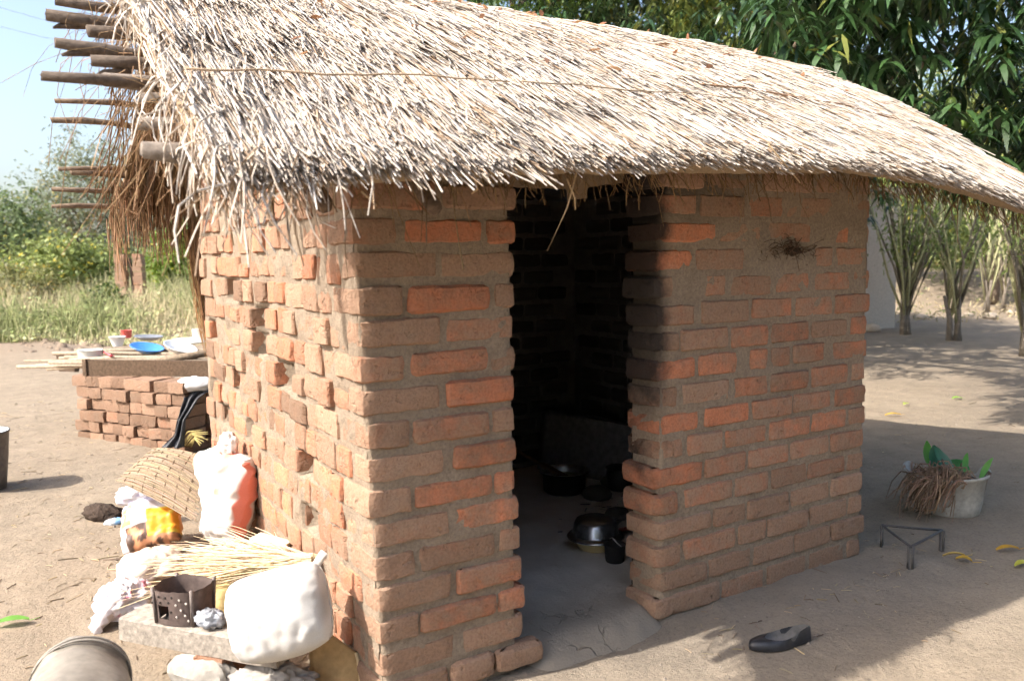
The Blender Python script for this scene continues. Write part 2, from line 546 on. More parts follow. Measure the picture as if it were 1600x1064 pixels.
# joints of the front wall, read off course by course: [left edge, right edge, how clean]
def pxs(scale, off, lst):
    return [(off+a/scale, off+b/scale, c) for a, b, c in lst]
A_, B_ = lambda l: pxs(5.32, 520, l), lambda l: pxs(4.547, 520, l)
LEFT = {
 0: A_([(165, 790, .3), (830, 1520, .2)]),
 1: A_([(165, 860, .5), (925, 1530, .25)]),
 2: A_([(175, 540, .4), (600, 1252, .95), (1290, 1530, .62)]),
 3: A_([(225, 872, .22), (905, 1522, .2)]),
 4: A_([(215, 587, .2), (632, 1305, .85), (1350, 1525, .22)]),
 5: A_([(245, 905, .18), (945, 1520, .5)]),
 6: A_([(265, 605, .42), (660, 1300, .62), (1320, 1535, .22)]),
 7: A_([(290, 905, .22), (960, 1515, .8)]),
 8: A_([(285, 650, .25), (675, 1312, .45), (1335, 1520, .3)]),
 9: A_([(330, 935, .15), (1010, 1535, .62)]),
 10: A_([(300, 667, .3), (692, 1345, .68), (1358, 1530, .72)]),
 11: A_([(340, 978, .28), (1020, 1565, .62)]),
 12: B_([(335, 597, .3), (630, 1165, .36), (1197, 1348, .35)]),
 13: B_([(330, 852, .15), (895, 1350, .55)]),
 14: B_([(345, 622, .25), (640, 1172, .55), (1185, 1375, .62)]),
 15: B_([(380, 882, .15), (935, 1372, .3)]),
 16: B_([(390, 830, .15), (845, 1150, .15), (1158, 1480, .12)]),
 17: B_([(390, 930, .1), (950, 1420, .1)]),
}
D_ = lambda l: pxs(4.1, 980, l)
RIGHT = {
 0: D_([(150, 500, .3), (515, 860, .3), (872, 1195, .35), (1210, 1540, .3)]),
 1: D_([(150, 452, .5), (470, 762, .3), (778, 1005, .5), (1020, 1335, .25), (1350, 1545, .3)]),
 2: D_([(165, 570, .92), (585, 870, .35), (905, 1190, .45), (1205, 1435, .82), (1448, 1555, .3)]),
 3: D_([(150, 425, 1.0), (440, 755, .35), (1200, 1322, .4), (1345, 1555, .5)]),
 4: D_([(150, 300, .25), (495, 640, .45), (660, 935, .4), (950, 1177, .5), (1195, 1430, .52), (1445, 1555, .42)]),
 5: D_([(165, 442, .45), (478, 790, .2), (805, 1065, .52), (1082, 1320, .5), (1330, 1555, .55)]),
 6: D_([(165, 340, .2), (352, 655, .35), (668, 912, .6), (930, 1172, .5), (1185, 1418, .25), (1430, 1545, .65)]),
 7: D_([(195, 445, .75), (460, 712, .6), (792, 912, .55), (925, 1058, .4), (1075, 1268, .48), (1330, 1545, .6)]),
 8: D_([(190, 330, .35), (352, 668, .28), (688, 912, .55), (922, 1165, .5), (1187, 1422, .55), (1440, 1540, .4)]),
 9: D_([(210, 465, 1.0), (503, 785, .85), (800, 1060, .5), (1078, 1312, .48), (1330, 1530, .52)]),
 10: D_([(190, 362, .42), (392, 620, .42), (634, 900, .5), (915, 1177, .55), (1192, 1412, .62), (1422, 1525, .42)]),
 11: D_([(210, 490, .72), (503, 767, .5), (777, 1040, .45), (1052, 1302, .42), (1312, 1520, .45)]),
 12: D_([(190, 328, .55), (368, 682, .5), (690, 918, .4), (926, 1156, .3), (1162, 1400, .45), (1415, 1520, .4)]),
 13: D_([(210, 545, .3), (560, 768, .3), (777, 1040, .22), (1052, 1305, .2), (1312, 1522, .25)]),
 14: D_([(215, 345, .38), (372, 700, .45), (712, 895, .3), (902, 1165, .2), (1172, 1415, .2), (1422, 1530, .15)]),
 15: D_([(205, 515, .3), (524, 800, .2), (812, 1075, .22), (1082, 1305, .15), (1312, 1530, .15)]),
 16: D_([(290, 600, .15), (610, 880, .4), (900, 1150, .1), (1168, 1400, .1), (1408, 1535, .1)]),
}
def mid_py_left(r): return {0: 275}.get(r, 313+ (r-1)*54.3)
def py_right(r, px):
    yl = 318 + (r-1)*42.0; yr = 327 + (r-1)*34.4
    t = (px-1030)/320
    return yl + (yr-yl)*t

def core_sheet(fn, nu, nv, name, mat, parent, colfn=None):
    m = MB()
    vs_ = [fn(i/nu, j/nv) for j in range(nv+1) for i in range(nu+1)]
    cs = [colfn(*p) if colfn else (0, 0, 0) for p in vs_]
    fs = [(j*(nu+1)+i, j*(nu+1)+i+1, (j+1)*(nu+1)+i+1, (j+1)*(nu+1)+i) for j in range(nv) for i in range(nu)]
    m.add(vs_, fs, cs)
    return m

# roof height above a point of the plan (used by gable and roof)
RIDGE_Y, RIDGE_Z, HIP_X = 1.05, 2.50, 3.28

# --- front wall: mud core with the courses set into it
def front_core(name, xa, xb, left_edge, right_edge):
    """mortar body between two ends: front sheet, wrapped into the reveals"""
    m = MB()
    pts = []
    NU = int((xb-xa)/.022); NV = 80
    plan = []
    if left_edge == 'jamb':
        plan += [(xa+.012, TH, -1, 0), (xa+.012, TH*.5, -1, 0), (xa+.012, .03, -1, 0)]
    elif left_edge == 'corner':
        plan += [(xa+.009, .10, -1, 0), (xa+.009, .03, -1, 0), (xa+.011, .012, -.7, -.7)]
    for i in range(NU+1): plan.append((xa+.02+(xb-xa-.04)*i/NU, .0075, 0, -1))
    if right_edge == 'jamb':
        plan += [(xb-.012, .03, 1, 0), (xb-.012, TH*.5, 1, 0), (xb-.012, TH, 1, 0)]
    else:
        plan += [(xb-.012, .03, 1, 0), (xb-.012, .2, 1, 0)]
    n = len(plan)
    vs_, cs = [], []
    for j in range(NV+1):
        z = -.12 + 1.97*j/NV
        for (x, y, a, b) in plan:
            d = .007*fbm(x*8, y*8+z*9, 2.2, 3)
            if b: d += .0035*sm(1.0, 1.5, z)*sm(1.2, 1.5, x)        # plaster smeared flush high on the right
            lx = lean(0, z)*(1-sm(.0, .5, x))
            vs_.append((x+a*d+lx, y+b*d, z))
            soot = 0.0
            if xa > 1: soot = .85*(1-sm(1.13, 1.20+.03*nz(z*7, 1, 1), x))*sm(.75, 1.1, z) + .8*sm(1.52, 1.75, z)*(1-sm(1.2, 1.7, x))
            cs.append((0, soot, 0))
    fs = [(j*n+i, j*n+i+1, (j+1)*n+i+1, (j+1)*n+i) for j in range(NV) for i in range(n-1)]
    m.add(vs_, fs, cs)
    return m
fw = front_core('front_wall', .0, DL, 'corner', 'jamb')
fw2 = front_core('front_wall', DR, WF, 'jamb', 'end')
fw.add(fw2.v, fw2.f, fw2.c)
# inner leaf and lintel hidden above the opening
fw.box((DL/2+.03, TH+.02, .85), (DL-.1, .02, 1.9), None, (0, 1, 0))
fw.box(((DR+WF)/2, TH+.02, .85), (WF-DR-.06, .02, 1.9), None, (0, 1, 0))
front_wall = fw.build('front_wall', M_MORT, hut)
lint = MB()
lint.tube([(.3, .06, 1.80), (.8, .065, 1.815), (1.4, .06, 1.80)], [.045, .04, .042], 8, (.05, .04, .035))
lint.build('lintel_pole', M_WOODG, hut)

n_brick = 0
def put_brick(plan, z0, z1, seed, clean, soot, bright, mat, parent, amp=.006, bev=.013, sootfn=None, depth=.06):
    global n_brick
    v, f = sweep_brick(plan, z0, z1, seed, amp, bev, depth)
    m = MB()
    if sootfn is None: cs = (clean, soot, bright)
    else: cs = [(clean, sootfn(p), bright) for p in v]
    m.add(v, f, cs)
    n_brick += 1
    return m.build('brick', mat, parent, True, 33)
corner_w = {}
for r, lst in LEFT.items():
    py = mid_py_left(r)
    for k, (a, b, cl) in enumerate(lst):
        ya = min(py, 1060)
        x0 = on_front(a, ya - 0, 0)[0]; x1 = on_front(b, py - (b-575)*.05*(r-3)/6 if r > 3 else py, 0)[0]
        z0, z1 = row_z(r)+.011+wob(x0, r), row_z(r-1)-.009+wob(x1, r)
        z0 += rnd.uniform(-.004, .003); z1 += rnd.uniform(-.003, .004)
        yj = rnd.uniform(-.008, .005)
        br = rnd.uniform(.82, 1.12)
        sd = r*7.3+k*2.1
        if k == 0:
            L = x1 - 0.0
            W = .115 if (r % 2) else .20
            if r in (2, 4, 6, 8, 10, 12, 14): W = .21
            corner_w[r] = W
            cx = lean(0, (z0+z1)/2) + rnd.uniform(-.006, .008)
            p = plan_corner(max(.1, x1-cx), W, cx, yj)
            put_brick(p, z0, z1, sd, cl, 0, br, M_BRICK, front_wall, .007, .010)
        elif k == len(lst)-1 and r < 16:
            p = plan_jamb_left(x0, x1, yj, TH+.02)
            put_brick(p, z0, z1, sd, cl, .05, br, M_BRICK, front_wall, .007, .011)
        else:
            if r >= 16: yj -= .02
            put_brick(plan_front(x0, x1, yj), z0, z1, sd, cl, 0, br, M_BRICK, front_wall)
def soot_right(p):
    s = (1-sm(1.09, 1.235, p[0]+.06*nz(p[2]*6, 3, 1)))*sm(.40, 1.2, p[2]+.25*nz(p[2]*9, p[1]*9, 2))
    return min(1, .95*s + .25*(1-sm(.02, .14, .16-p[1]))*0)
for r, lst in RIGHT.items():
    for k, (a, b, cl) in enumerate(lst):
        x0 = on_front(a, py_right(r, a), 0)[0]; x1 = on_front(b, py_right(r, b), 0)[0]
        if k == 0: x0 = DR + rnd.uniform(-.022, .012)
        if k == len(lst)-1: x1 = WF + rnd.uniform(-.012, .012)
        z0, z1 = row_z(r)+.011+wob(x0, r), row_z(r-1)-.009+wob(x1, r)
        z0 += rnd.uniform(-.004, .003); z1 += rnd.uniform(-.003, .004)
        # the bricks higher up are smeared over with mud and lie flush
        up = sm(1.0, 1.5, z0)*sm(1.25, 1.5, x0)
        yj = rnd.uniform(-.005, .004) + .004*up
        br = rnd.uniform(.85, 1.12)
        sd = 200+r*7.3+k*2.1
        sf = soot_right
        if k == 0:
            put_brick(plan_jamb_right(x0, x1, yj, TH+.02), z0, z1, sd, cl, 0, br, M_BRICK, front_wall, .007, .013, sf)
        else:
            put_brick(plan_front(x0, x1, yj), z0, z1, sd, cl, 0, br, M_BRICK, front_wall, .0055, .008, sf)
# the brick pushed back into the wall in the fifth course from the top
x0 = on_front(980+305/4.1, py_right(4, 1060), 0)[0]; x1 = on_front(980+490/4.1, py_right(4, 1098), 0)[0]
put_brick(plan_front(x0, x1, .012, .02), row_z(4)+.01, row_z(3)-.008, 9.1, .1, .12, .7, M_BRICK, front_wall)

# --- side wall (sunlit), facing left
def gable_top(y):
    if y < RIDGE_Y: return 1.66 + .58*(y+.30) - .13
    return 2.44 - .43*(y-RIDGE_Y) - .13
def plan_side(y0, y1, x, bev=.013, depth=.07):
    L = y1-y0; k = max(2, int(L/.034))
    p = [((x+depth, y1), (0, 1)), ((x+bev, y1), (-.4, .9)), ((x+bev*.25, y1-bev*.55), (-.8, .6))]
    for i in range(k+1): p.append(((x, y1-bev*1.4-(L-2.8*bev)*i/k), (-1, 0)))
    p += [((x+bev*.25, y0+bev*.55), (-.8, -.6)), ((x+bev, y0), (-.4, -.9)), ((x+depth, y0), (0, -1))]
    return p
rest = MB()
side_list = []; gaps = []
R2 = random.Random(5)
for r in range(-8, 18):
    y = corner_w.get(r, .12) + .02
    if r < 0: y = .02
    k = 0
    while y < WS-.03:
        L = R2.choice([.10, .105, .11, .115, .12, .125, .13, .15, .17, .20])
        if y+L > WS-.05: L = WS - y + R2.uniform(-.02, .01)
        if L < .05: break
        z0, z1 = row_z(r)+.007+R2.uniform(-.006, .005), row_z(r-1)-.007+R2.uniform(-.006, .005)
        sag = .012*nz(y*2.2, r*.2, 9)
        z0 += sag; z1 += sag
        if R2.random() < .10: z1 -= R2.uniform(.01, .025)
        if z1 > gable_top(y+L/2)-.02: y += L+.012; continue
        x = R2.gauss(0, .006)
        hole = R2.random()
        if 2 <= r <= 15 and hole < .085:                           # a half brick fallen out
            gaps.append((y, y+L, z0, z1)); x = R2.uniform(.075, .095)
        elif hole < .2: x += R2.uniform(.006, .016)
        side_list.append((r, y, y+L, z0, z1, x + lean(y, (z0+z1)/2), R2.random(), r*3.1+k*1.7))
        y += L + R2.uniform(.003, .013); k += 1
side = MB()
NU, NV = 170, 190
vs_, cs = [], []
for j in range(NV+1):
    for i in range(NU+1):
        y = .02 + (WS-.03)*i/NU
        zt = gable_top(y)
        z = -.12 + (zt+.12)*j/NV
        d = .011*fbm(y*9, z*9, 6.2, 3)
        for (ga, gb, gc, gd) in gaps:
            if ga-.004 < y < gb+.004 and gc-.004 < z < gd+.004: d = -.075
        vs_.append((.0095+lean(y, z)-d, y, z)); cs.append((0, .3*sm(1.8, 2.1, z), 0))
fs = [(j*(NU+1)+i+1, j*(NU+1)+i, (j+1)*(NU+1)+i, (j+1)*(NU+1)+i+1) for j in range(NV) for i in range(NU)]
side.add(vs_, fs, cs)
side.box((.15, WS/2, .85), (.02, WS-.1, 1.9), None, (0, 1, 0))
side_wall = side.build('side_wall', M_MORT_S, hut)
# nearest (largest in the picture) bricks are pieces of their own, the far ones stay joined
side_list.sort(key=lambda q: (0 if 0 <= q[0] <= 16 else 1, q[1]))
for n, (r, y0, y1, z0, z1, x, tone, sd) in enumerate(side_list):
    cl = .22 + .45*tone; br = R2.uniform(.86, 1.15)
    if tone < .10: cl, br = -.2, .66
    pl = plan_side(y0, y1, x, R2.uniform(.006, .012))
    if n < 175:
        put_brick(pl, z0, z1, sd, cl, 0, br, M_BRICK_S, side_wall, .0065, .007)
    else:
        v, f = sweep_brick(pl, z0, z1, sd, .006, .007, .06, 2)
        rest.add(v, f, (cl, 0, br))
tag(rest.build('brick_courses', M_BRICK_S, side_wall, True, 33), kind='stuff')

# --- right and rear walls: soot-black inside
def plain_wall(name, x0, x1, y0, y1, inner):
    m = MB()
    m.box(((x0+x1)/2, (y0+y1)/2, .85), (x1-x0, y1-y0, 1.95), None, (0, 0, 0))
    return m.build(name, M_SOOT, hut, False)
rear_wall = plain_wall('rear_wall', .16, WF-.02, WS-.14, WS, 'y')
right_wall = plain_wall('right_wall', WF-.155, WF-.015, .2, WS-.15, 'x')
inn = MB(); inn2 = MB()
for r in range(-1, 17):
    x = .5 + (r % 2)*.11
    while x < WF-.2:
        L = R2.uniform(.19, .225)
        if x+L > WF-.17: break
        v, f = sweep_brick(plan_front(x, x+L, WS-.14-.012+R2.uniform(-.004, .004)), row_z(r)+.012, row_z(r-1)-.01, r*2.2+x, .007, .014, .05, 2)
        m = MB(); m.add(v, f, (R2.uniform(-.5, .1), 0, R2.uniform(.6, 1.3))); m.build('brick', M_SOOTB, rear_wall)
        x += L+.014
    y = .6+(r % 2)*.1
    while y < WS-.2:
        L = R2.uniform(.19, .225)
        if y+L > WS-.155: break
        pl = [((-(px_), py_), (nx_, ny_)) for ((px_, py_), (nx_, ny_)) in plan_side(y, y+L, 0)]
        pl = plan_side(y, y+L, WF-.155-.012+R2.uniform(-.004, .004))
        v, f = sweep_brick(pl, row_z(r)+.012, row_z(r-1)-.01, r*2.7+y, .007, .014, .05, 2)
        m = MB(); m.add(v, f, (R2.uniform(-.5, .2), 0, R2.uniform(.6, 1.3))); m.build('brick', M_SOOTB, right_wall)
        y += L+.014

# --- floor with the worn mud sill
FZ = .185
def floor_z(x, y):
    g = zg(x, y) - .03
    e = -.13 + .02*nz(x*6, 1.5, 2)
    t = sm(e, e+.20, y)
    z = g + (FZ - .03*(1-sm(.0, .5, y)) - g)*t
    ind = sm(DL-.05, DL+.12, x)*(1-sm(DR-.03, DR+.09, x))
    if y < .10: z = (g-.02)*(1-ind) + z*ind
    return z + .006*fbm(x*9, y*9, 4, 3)
m = MB()
fx = np.linspace(.18, WF-.15, 120); fy = np.concatenate([np.linspace(-.2, .3, 45), np.linspace(.33, WS-.12, 50)])
vs_ = [(x, y, floor_z(x, y)) for y in fy for x in fx]
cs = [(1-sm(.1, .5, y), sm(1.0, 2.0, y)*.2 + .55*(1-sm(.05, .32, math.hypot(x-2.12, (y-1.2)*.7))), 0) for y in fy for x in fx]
fs = [(j*120+i, j*120+i+1, (j+1)*120+i+1, (j+1)*120+i) for j in range(len(fy)-1) for i in range(119)]
m.add(vs_, fs, cs)
m.build('floor', M_FLOOR, hut)

# ================================================================ ROOF
L1 = HIP_X + .47
def roof_pt(a, s, h=0.0):
    """a: metres along the eave from the left gable; s: 0 ridge .. 1 eave (front slope), h: height above the surface"""
    x = -.47+a
    ex = np.interp(x, [-.47, .3, 1.7, 2.2, 2.5, 3.0, 3.5], [1.615, 1.69, 1.755, 1.73, 1.69, 1.60, 1.515])
    rz = np.interp(x, [-.47, 2.4, 3.0, 3.5], [RIDGE_Z, RIDGE_Z, RIDGE_Z-.04, RIDGE_Z-.12])
    p = 1.10 + .12*sm(2.0, 3.2, x)
    x += .10*s*sm(2.4, 3.3, x)
    return np.array([x, RIDGE_Y-1.45*s, rz-(rz-ex)*s**p]) + np.array([0, -.5, .86])*h
AMAX = L1
m = MB()
NA, NS = 120, 14
def base_fn(u, v): return roof_pt(u*AMAX, v*.97, -.035+.012*nz(u*40, v*9, 1))
vs_ = [base_fn(i/NA, j/NS) for j in range(NS+1) for i in range(NA+1)]
fs = [(j*(NA+1)+i, j*(NA+1)+i+1, (j+1)*(NA+1)+i+1, (j+1)*(NA+1)+i) for j in range(NS) for i in range(NA)]
m.add(vs_, fs, (.30, .22, .14))
# straight part of the rear slope
vs_ = [np.array([-.28+(HIP_X+.28)*i/20, RIDGE_Y+1.70*j/8, RIDGE_Z-.035-.73*(j/8)-.10*sm(14, 20, i)]) for j in range(9) for i in range(21)]
fs = [(j*21+i+1, j*21+i, (j+1)*21+i, (j+1)*21+i+1) for j in range(8) for i in range(20)]
m.add(vs_, fs, (.20, .13, .07))
roof = m.build('roof', M_STRAW, hut)
sol = roof.modifiers.new('thick', 'SOLIDIFY'); sol.thickness = .05; sol.offset = -1

S_TAN, S_PALE, S_GREY, S_BRN = (.57, .485, .395), (.66, .605, .54), (.48, .435, .39), (.38, .27, .18)
def straw_cols(n, w=(.36, .34, .20, .10)):
    k = rng.choice(4, n, p=w)
    b = np.array([S_TAN, S_PALE, S_GREY, S_BRN])[k]
    return np.clip(b*(1+rng.uniform(-.18, .18, (n, 1))), 0, 1)
def straw_layer(n, a0, a1, send, slen, h, fringe=0.05, seed=0, messy=0.0):
    P = np.empty((n, 5, 3))
    aa = rng.uniform(a0, a1, n)
    for i in range(n):
        a = aa[i]
        e = send + fringe*1.3*nz(a*2.1, seed, 3) + fringe*.9*nz(a*7, seed, 1) + rng.normal(0, fringe*.55)
        ln = slen*rng.uniform(.6, 1.2)
        s0 = max(.0, e-ln)
        th = rng.normal(.02*math.sin(a*9), .075) if rng.random() > .06+messy else rng.normal(0, .34)
        da = math.tan(max(-1.2, min(1.2, th)))*(e-s0)*1.6
        hh = h + rng.uniform(-.012, .024) + .016*nz(a*3.1, e*5, seed)
        bow = rng.normal(0, .018)
        lift = rng.uniform(-.004, .02)
        for k in range(5):
            t = k/4
            s = s0+(e-s0)*t
            hk = hh + lift*t*t - .010*(1-t) + bow*math.sin(math.pi*t)*.25
            P[i, k] = roof_pt(min(AMAX-.01, max(-.03, a+da*(t-.5)+bow*math.sin(math.pi*t))), s, hk)
    return P
AV = L1+.02
parts = []
parts += [straw_layer(8600, 0.02, AV, .985, .52, .002, .022, 1), straw_layer(160, 0.0, .8, 1.02, .5, -.01, .03, 9)]
parts.append(straw_layer(6200, 0.02, AV, .955, .42, .024, .035, 2))
parts.append(straw_layer(5400, 0.0, AV, .80, .42, .040, .09, 3))
parts.append(straw_layer(5800, 0.0, AV, .60, .42, .055, .09, 4, .05))
parts.append(straw_layer(4200, 0.0, AV, .40, .38, .065, .08, 5, .1))
parts.append(straw_layer(1800, 0.0, AV, .20, .3, .072, .06, 6, .2))
P = np.concatenate(parts)
tubes_np('thatch', P, rng.uniform(.0013, .0034, len(P)), straw_cols(len(P)), M_STRAW, roof, 3, [1, 1, .95, .9, .8])['kind'] = 'stuff'
# untidy straw at the left gable edge
n = 750
P = np.empty((n, 5, 3))
for i in range(n):
    a = abs(rng.normal(0, .20)) - .03; s = rng.uniform(.15, 1.0)
    p0 = roof_pt(max(-.03, a), s, rng.uniform(.0, .075))
    d = np.array([rng.normal(-.02, .38), rng.normal(-.45, .35), rng.normal(-.85, .35)]); d /= np.linalg.norm(d)
    L = rng.uniform(.06, .19)
    c = rng.normal(0, .022, 3)
    for k in range(5):
        t = k/4
        P[i, k] = p0 + d*L*t + c*math.sin(math.pi*t) + np.array([0, 0, -.06*t*t])
tubes_np('gable_straw', P, rng.uniform(.0014, .0032, n), straw_cols(n, (.5, .2, .15, .15)), M_STRAW, roof, 3, [1, 1, 1, .9, .7])['kind'] = 'stuff'
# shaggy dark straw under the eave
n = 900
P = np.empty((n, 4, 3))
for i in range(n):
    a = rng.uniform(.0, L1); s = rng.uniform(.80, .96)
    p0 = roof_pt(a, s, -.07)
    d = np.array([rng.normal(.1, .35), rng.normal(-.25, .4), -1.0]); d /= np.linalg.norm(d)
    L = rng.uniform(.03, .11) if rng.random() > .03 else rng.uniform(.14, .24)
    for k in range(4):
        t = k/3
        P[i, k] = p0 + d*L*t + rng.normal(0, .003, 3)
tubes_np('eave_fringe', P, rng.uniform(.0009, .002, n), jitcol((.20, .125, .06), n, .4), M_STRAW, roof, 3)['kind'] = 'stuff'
# stray pale stalks hanging below the eave
for (px, py, px2, py2, y) in ((906, 250, 855, 392, -.33), (886, 280, 899, 328, -.33), (565, 300, 588, 322, -.36), (1200, 225, 1250, 286, -.40), (345, 250, 352, 318, -.36), (742, 280, 737, 303, -.36), (425, 250, 300+140/2.594*1.0+66, 340, -.25), (420, 262, 372, 327, -.2)):
    a = on_front(px, py, y); b = on_front(px2, py2, y+.02)
    mid = (a+b)/2 + np.array([.012, .0, -.008])
    mm = MB(); mm.tube([a, mid, b], [.0028, .0026, .0018], 5, (.55, .40, .24)); mm.build('hanging_stalk', M_STRAW, roof)
# dry leaves caught in the thatch
n = 260
pos = np.empty((n, 3)); d = rng.normal(0, 1, (n, 3)); d[:, 2] *= .3
for i in range(n):
    a = rng.uniform(.3, L1); s = abs(rng.normal(.12, .13)) if rng.random() < .75 else rng.uniform(.1, .65)
    pos[i] = roof_pt(a, min(s, .8), .085)
leaves_np('dry_leaves', pos, d, np.tile([0, 0, 1.], (n, 1))+rng.normal(0, .4, (n, 3)), rng.uniform(.03, .075, n), rng.uniform(.010, .024, n), jitcol((.40, .21, .11), n, .4, .1), M_LEAF, roof, .1)['kind'] = 'stuff'
# saplings tied across the thatch to hold it down
def across(s, a0, a1, h, r, c, name='binding_stick'):
    pts = [roof_pt(a0+(a1-a0)*k/16, s+.012*nz(k*.4, s*9, 2), h+.006*nz(k*.7, 2, s)) for k in range(17)]
    mm = MB(); mm.tube(pts, [r*(1-.35*k/16) for k in range(17)], 6, c); return mm.build(name, M_WOODG, roof)
across(.735, .02, .95, .078, .0035, (.46, .34, .23))
across(.725, 1.0, 2.1, .080, .0032, (.46, .36, .26))
across(.64, 1.9, 3.1, .082, .0045, (.44, .28, .18))
# purlin ends at the left gable: [y, tip x, inner x, radius, wiggle]
def purlin(y, z, xt, xi, r, dz=0.0, c=(.115, .09, .072), dy=0.0, split=False):
    K = 9
    sd = y*31+z*17
    pts, rad = [], []
    for k in range(K):
        t = k/(K-1)
        pts.append((xt+(xi-xt)*t, y+dy*(1-t)+.020*nz(t*3.3, sd, 1), z+dz*(1-t)+.016*nz(t*3.3, sd, 5)))
        rad.append(r*(.74+.62*abs(nz(t*7, sd, 9))+.1*t) if k else r*.7)
    mm = MB(); mm.tube(pts, rad, 9, c)
    mm.v = [(vx+.010*nz(vx*9, vy*60, vz*60), vy+.004*nz(vx*30, vy*40, vz*9), vz+.004*nz(vx*24, vy*9, vz*50)) for vx, vy, vz in mm.v]
    if split:
        mm.tube([(xt+.10, y, z-.012), (xt+.03, y, z-.022), (xt-.005+.02, y+.004, z-.028)], [.011, .008, .003], 6, c)
    return mm.build('purlin', M_WOODG, roof)
def sl(y): return 1.63+.665*(y+.3)-.05
for (y, xt, r, spl) in ((.215, -.745, .019, False), (.31, -.62, .022, True), (.40, -.695, .021, True), (.515, -.60, .026, False), (.57, -.70, .024, True), (.70, -.665, .020, False), (.82, -.62, .02, False)):
    purlin(y, sl(y)+.02, xt, .25, r, 0, split=spl)
for (y, xt, r) in ((.17, -.525, .020), (.02, -.55, .024), (-.10, -.565, .027), (.235, -.60, .026)):
    purlin(y, sl(y)+.015, xt, .3, r, 0, (.19, .16, .135))
for (y, z, xt, r, dz) in ((2.62, 1.775, -.60, .014, -.01), (2.52, 1.85, -.60, .016, .0), (2.42, 1.925, -.52, .024, .0), (2.30, 1.99, -.58, .014, -.07), (2.0, 2.09, -.62, .016, .01), (1.86, 2.17, -.61, .015, .0)):
    purlin(y, z, xt, .35, r, dz, (.17, .125, .09))
# rafters of the rear slope seen from below, and the gable post
for x in (-.18, .12):
    mm = MB(); mm.tube([(x, 2.72, 1.66), (x, 1.9, 2.08), (x+.02, 1.1, 2.48)], [.022, .024, .022], 8, (.14, .10, .075)); mm.build('rafter', M_WOODG, roof)
    mm = MB(); mm.tube([(x, -.25, 1.60), (x, .4, 2.03), (x+.02, 1.0, 2.45)], [.022, .024, .022], 8, (.14, .10, .075)); mm.build('rafter', M_WOODG, roof)
# brown thatch hanging from the rear eave
n = 620
P = np.empty((n, 4, 3))
for i in range(n):
    x = rng.uniform(-.34, .18); y = rng.uniform(2.3, 2.74)
    p0 = np.array([x, y, 2.46-.43*(y-RIDGE_Y)-.02])
    hang = .20 + .14*nz(x*7, 1, 1) + rng.normal(0, .07)
    if rng.random() < .25 or y < 2.35: hang *= .4
    d = np.array([rng.normal(0, .09), rng.normal(.0, .09), -1.0])
    for k in range(4):
        P[i, k] = p0 + d*hang*(k/3)
tubes_np('rear_eave_straw', P, rng.uniform(.0015, .0035, n), jitcol((.30, .18, .10), n, .35), M_STRAW, roof, 3, [1, 1, .9, .7])['kind'] = 'stuff'
n = 480
P = np.empty((n, 4, 3))
for i in range(n):
    x = rng.uniform(-.40, .15); y = rng.uniform(1.0, 2.4); L = rng.uniform(.2, .5); dx_ = rng.normal(0, .05); h_ = rng.uniform(-.105, .03)
    for k in range(4):
        yy = y+L*k/3
        P[i, k] = (x+dx_*k/3+rng.normal(0, .004), yy, 2.465-.43*(yy-RIDGE_Y)+h_+rng.normal(0, .006))
tubes_np('rear_thatch', P, rng.uniform(.0015, .0034, n), jitcol((.25, .165, .10), n, .4), M_STRAW, roof, 3)['kind'] = 'stuff'
n = 160
P = np.empty((n, 5, 3))
for i in range(n):
    p0 = np.array([rng.normal(.06, .02), 2.5+rng.normal(0, .02), 1.65]); L = rng.uniform(.25, .72)
    for k in range(5):
        t = k/4; P[i, k] = p0+np.array([.05*t*t, 0, -L*t])+rng.normal(0, .008, 3)*(.4+t)
tubes_np('hanging_tuft', P, rng.uniform(.0012, .003, n), jitcol((.34, .19, .09), n, .35), M_STRAW, roof, 3, [1, 1, 1, .9, .6])['kind'] = 'stuff'
# thin wispy grass around the pole ends
n = 170
P = np.empty((n, 5, 3))
for i in range(n):
    y = rng.uniform(-.05, .85); p0 = np.array([-.47+rng.normal(0, .03), y, sl(y)+rng.uniform(.0, .06)])
    d = np.array([rng.normal(-.35, .4), rng.normal(-.2, .4), rng.normal(-.4, .5)]); L = rng.uniform(.08, .30); c = rng.normal(0, .035, 3)
    for k in range(5):
        t = k/4; P[i, k] = p0+d*L*t+c*math.sin(math.pi*t)+np.array([0, 0, -.10*t*t])
tubes_np('gable_wisps', P, rng.uniform(.0006, .0013, n), jitcol((.30, .19, .10), n, .4), M_STRAW, roof, 3)['kind'] = 'stuff'

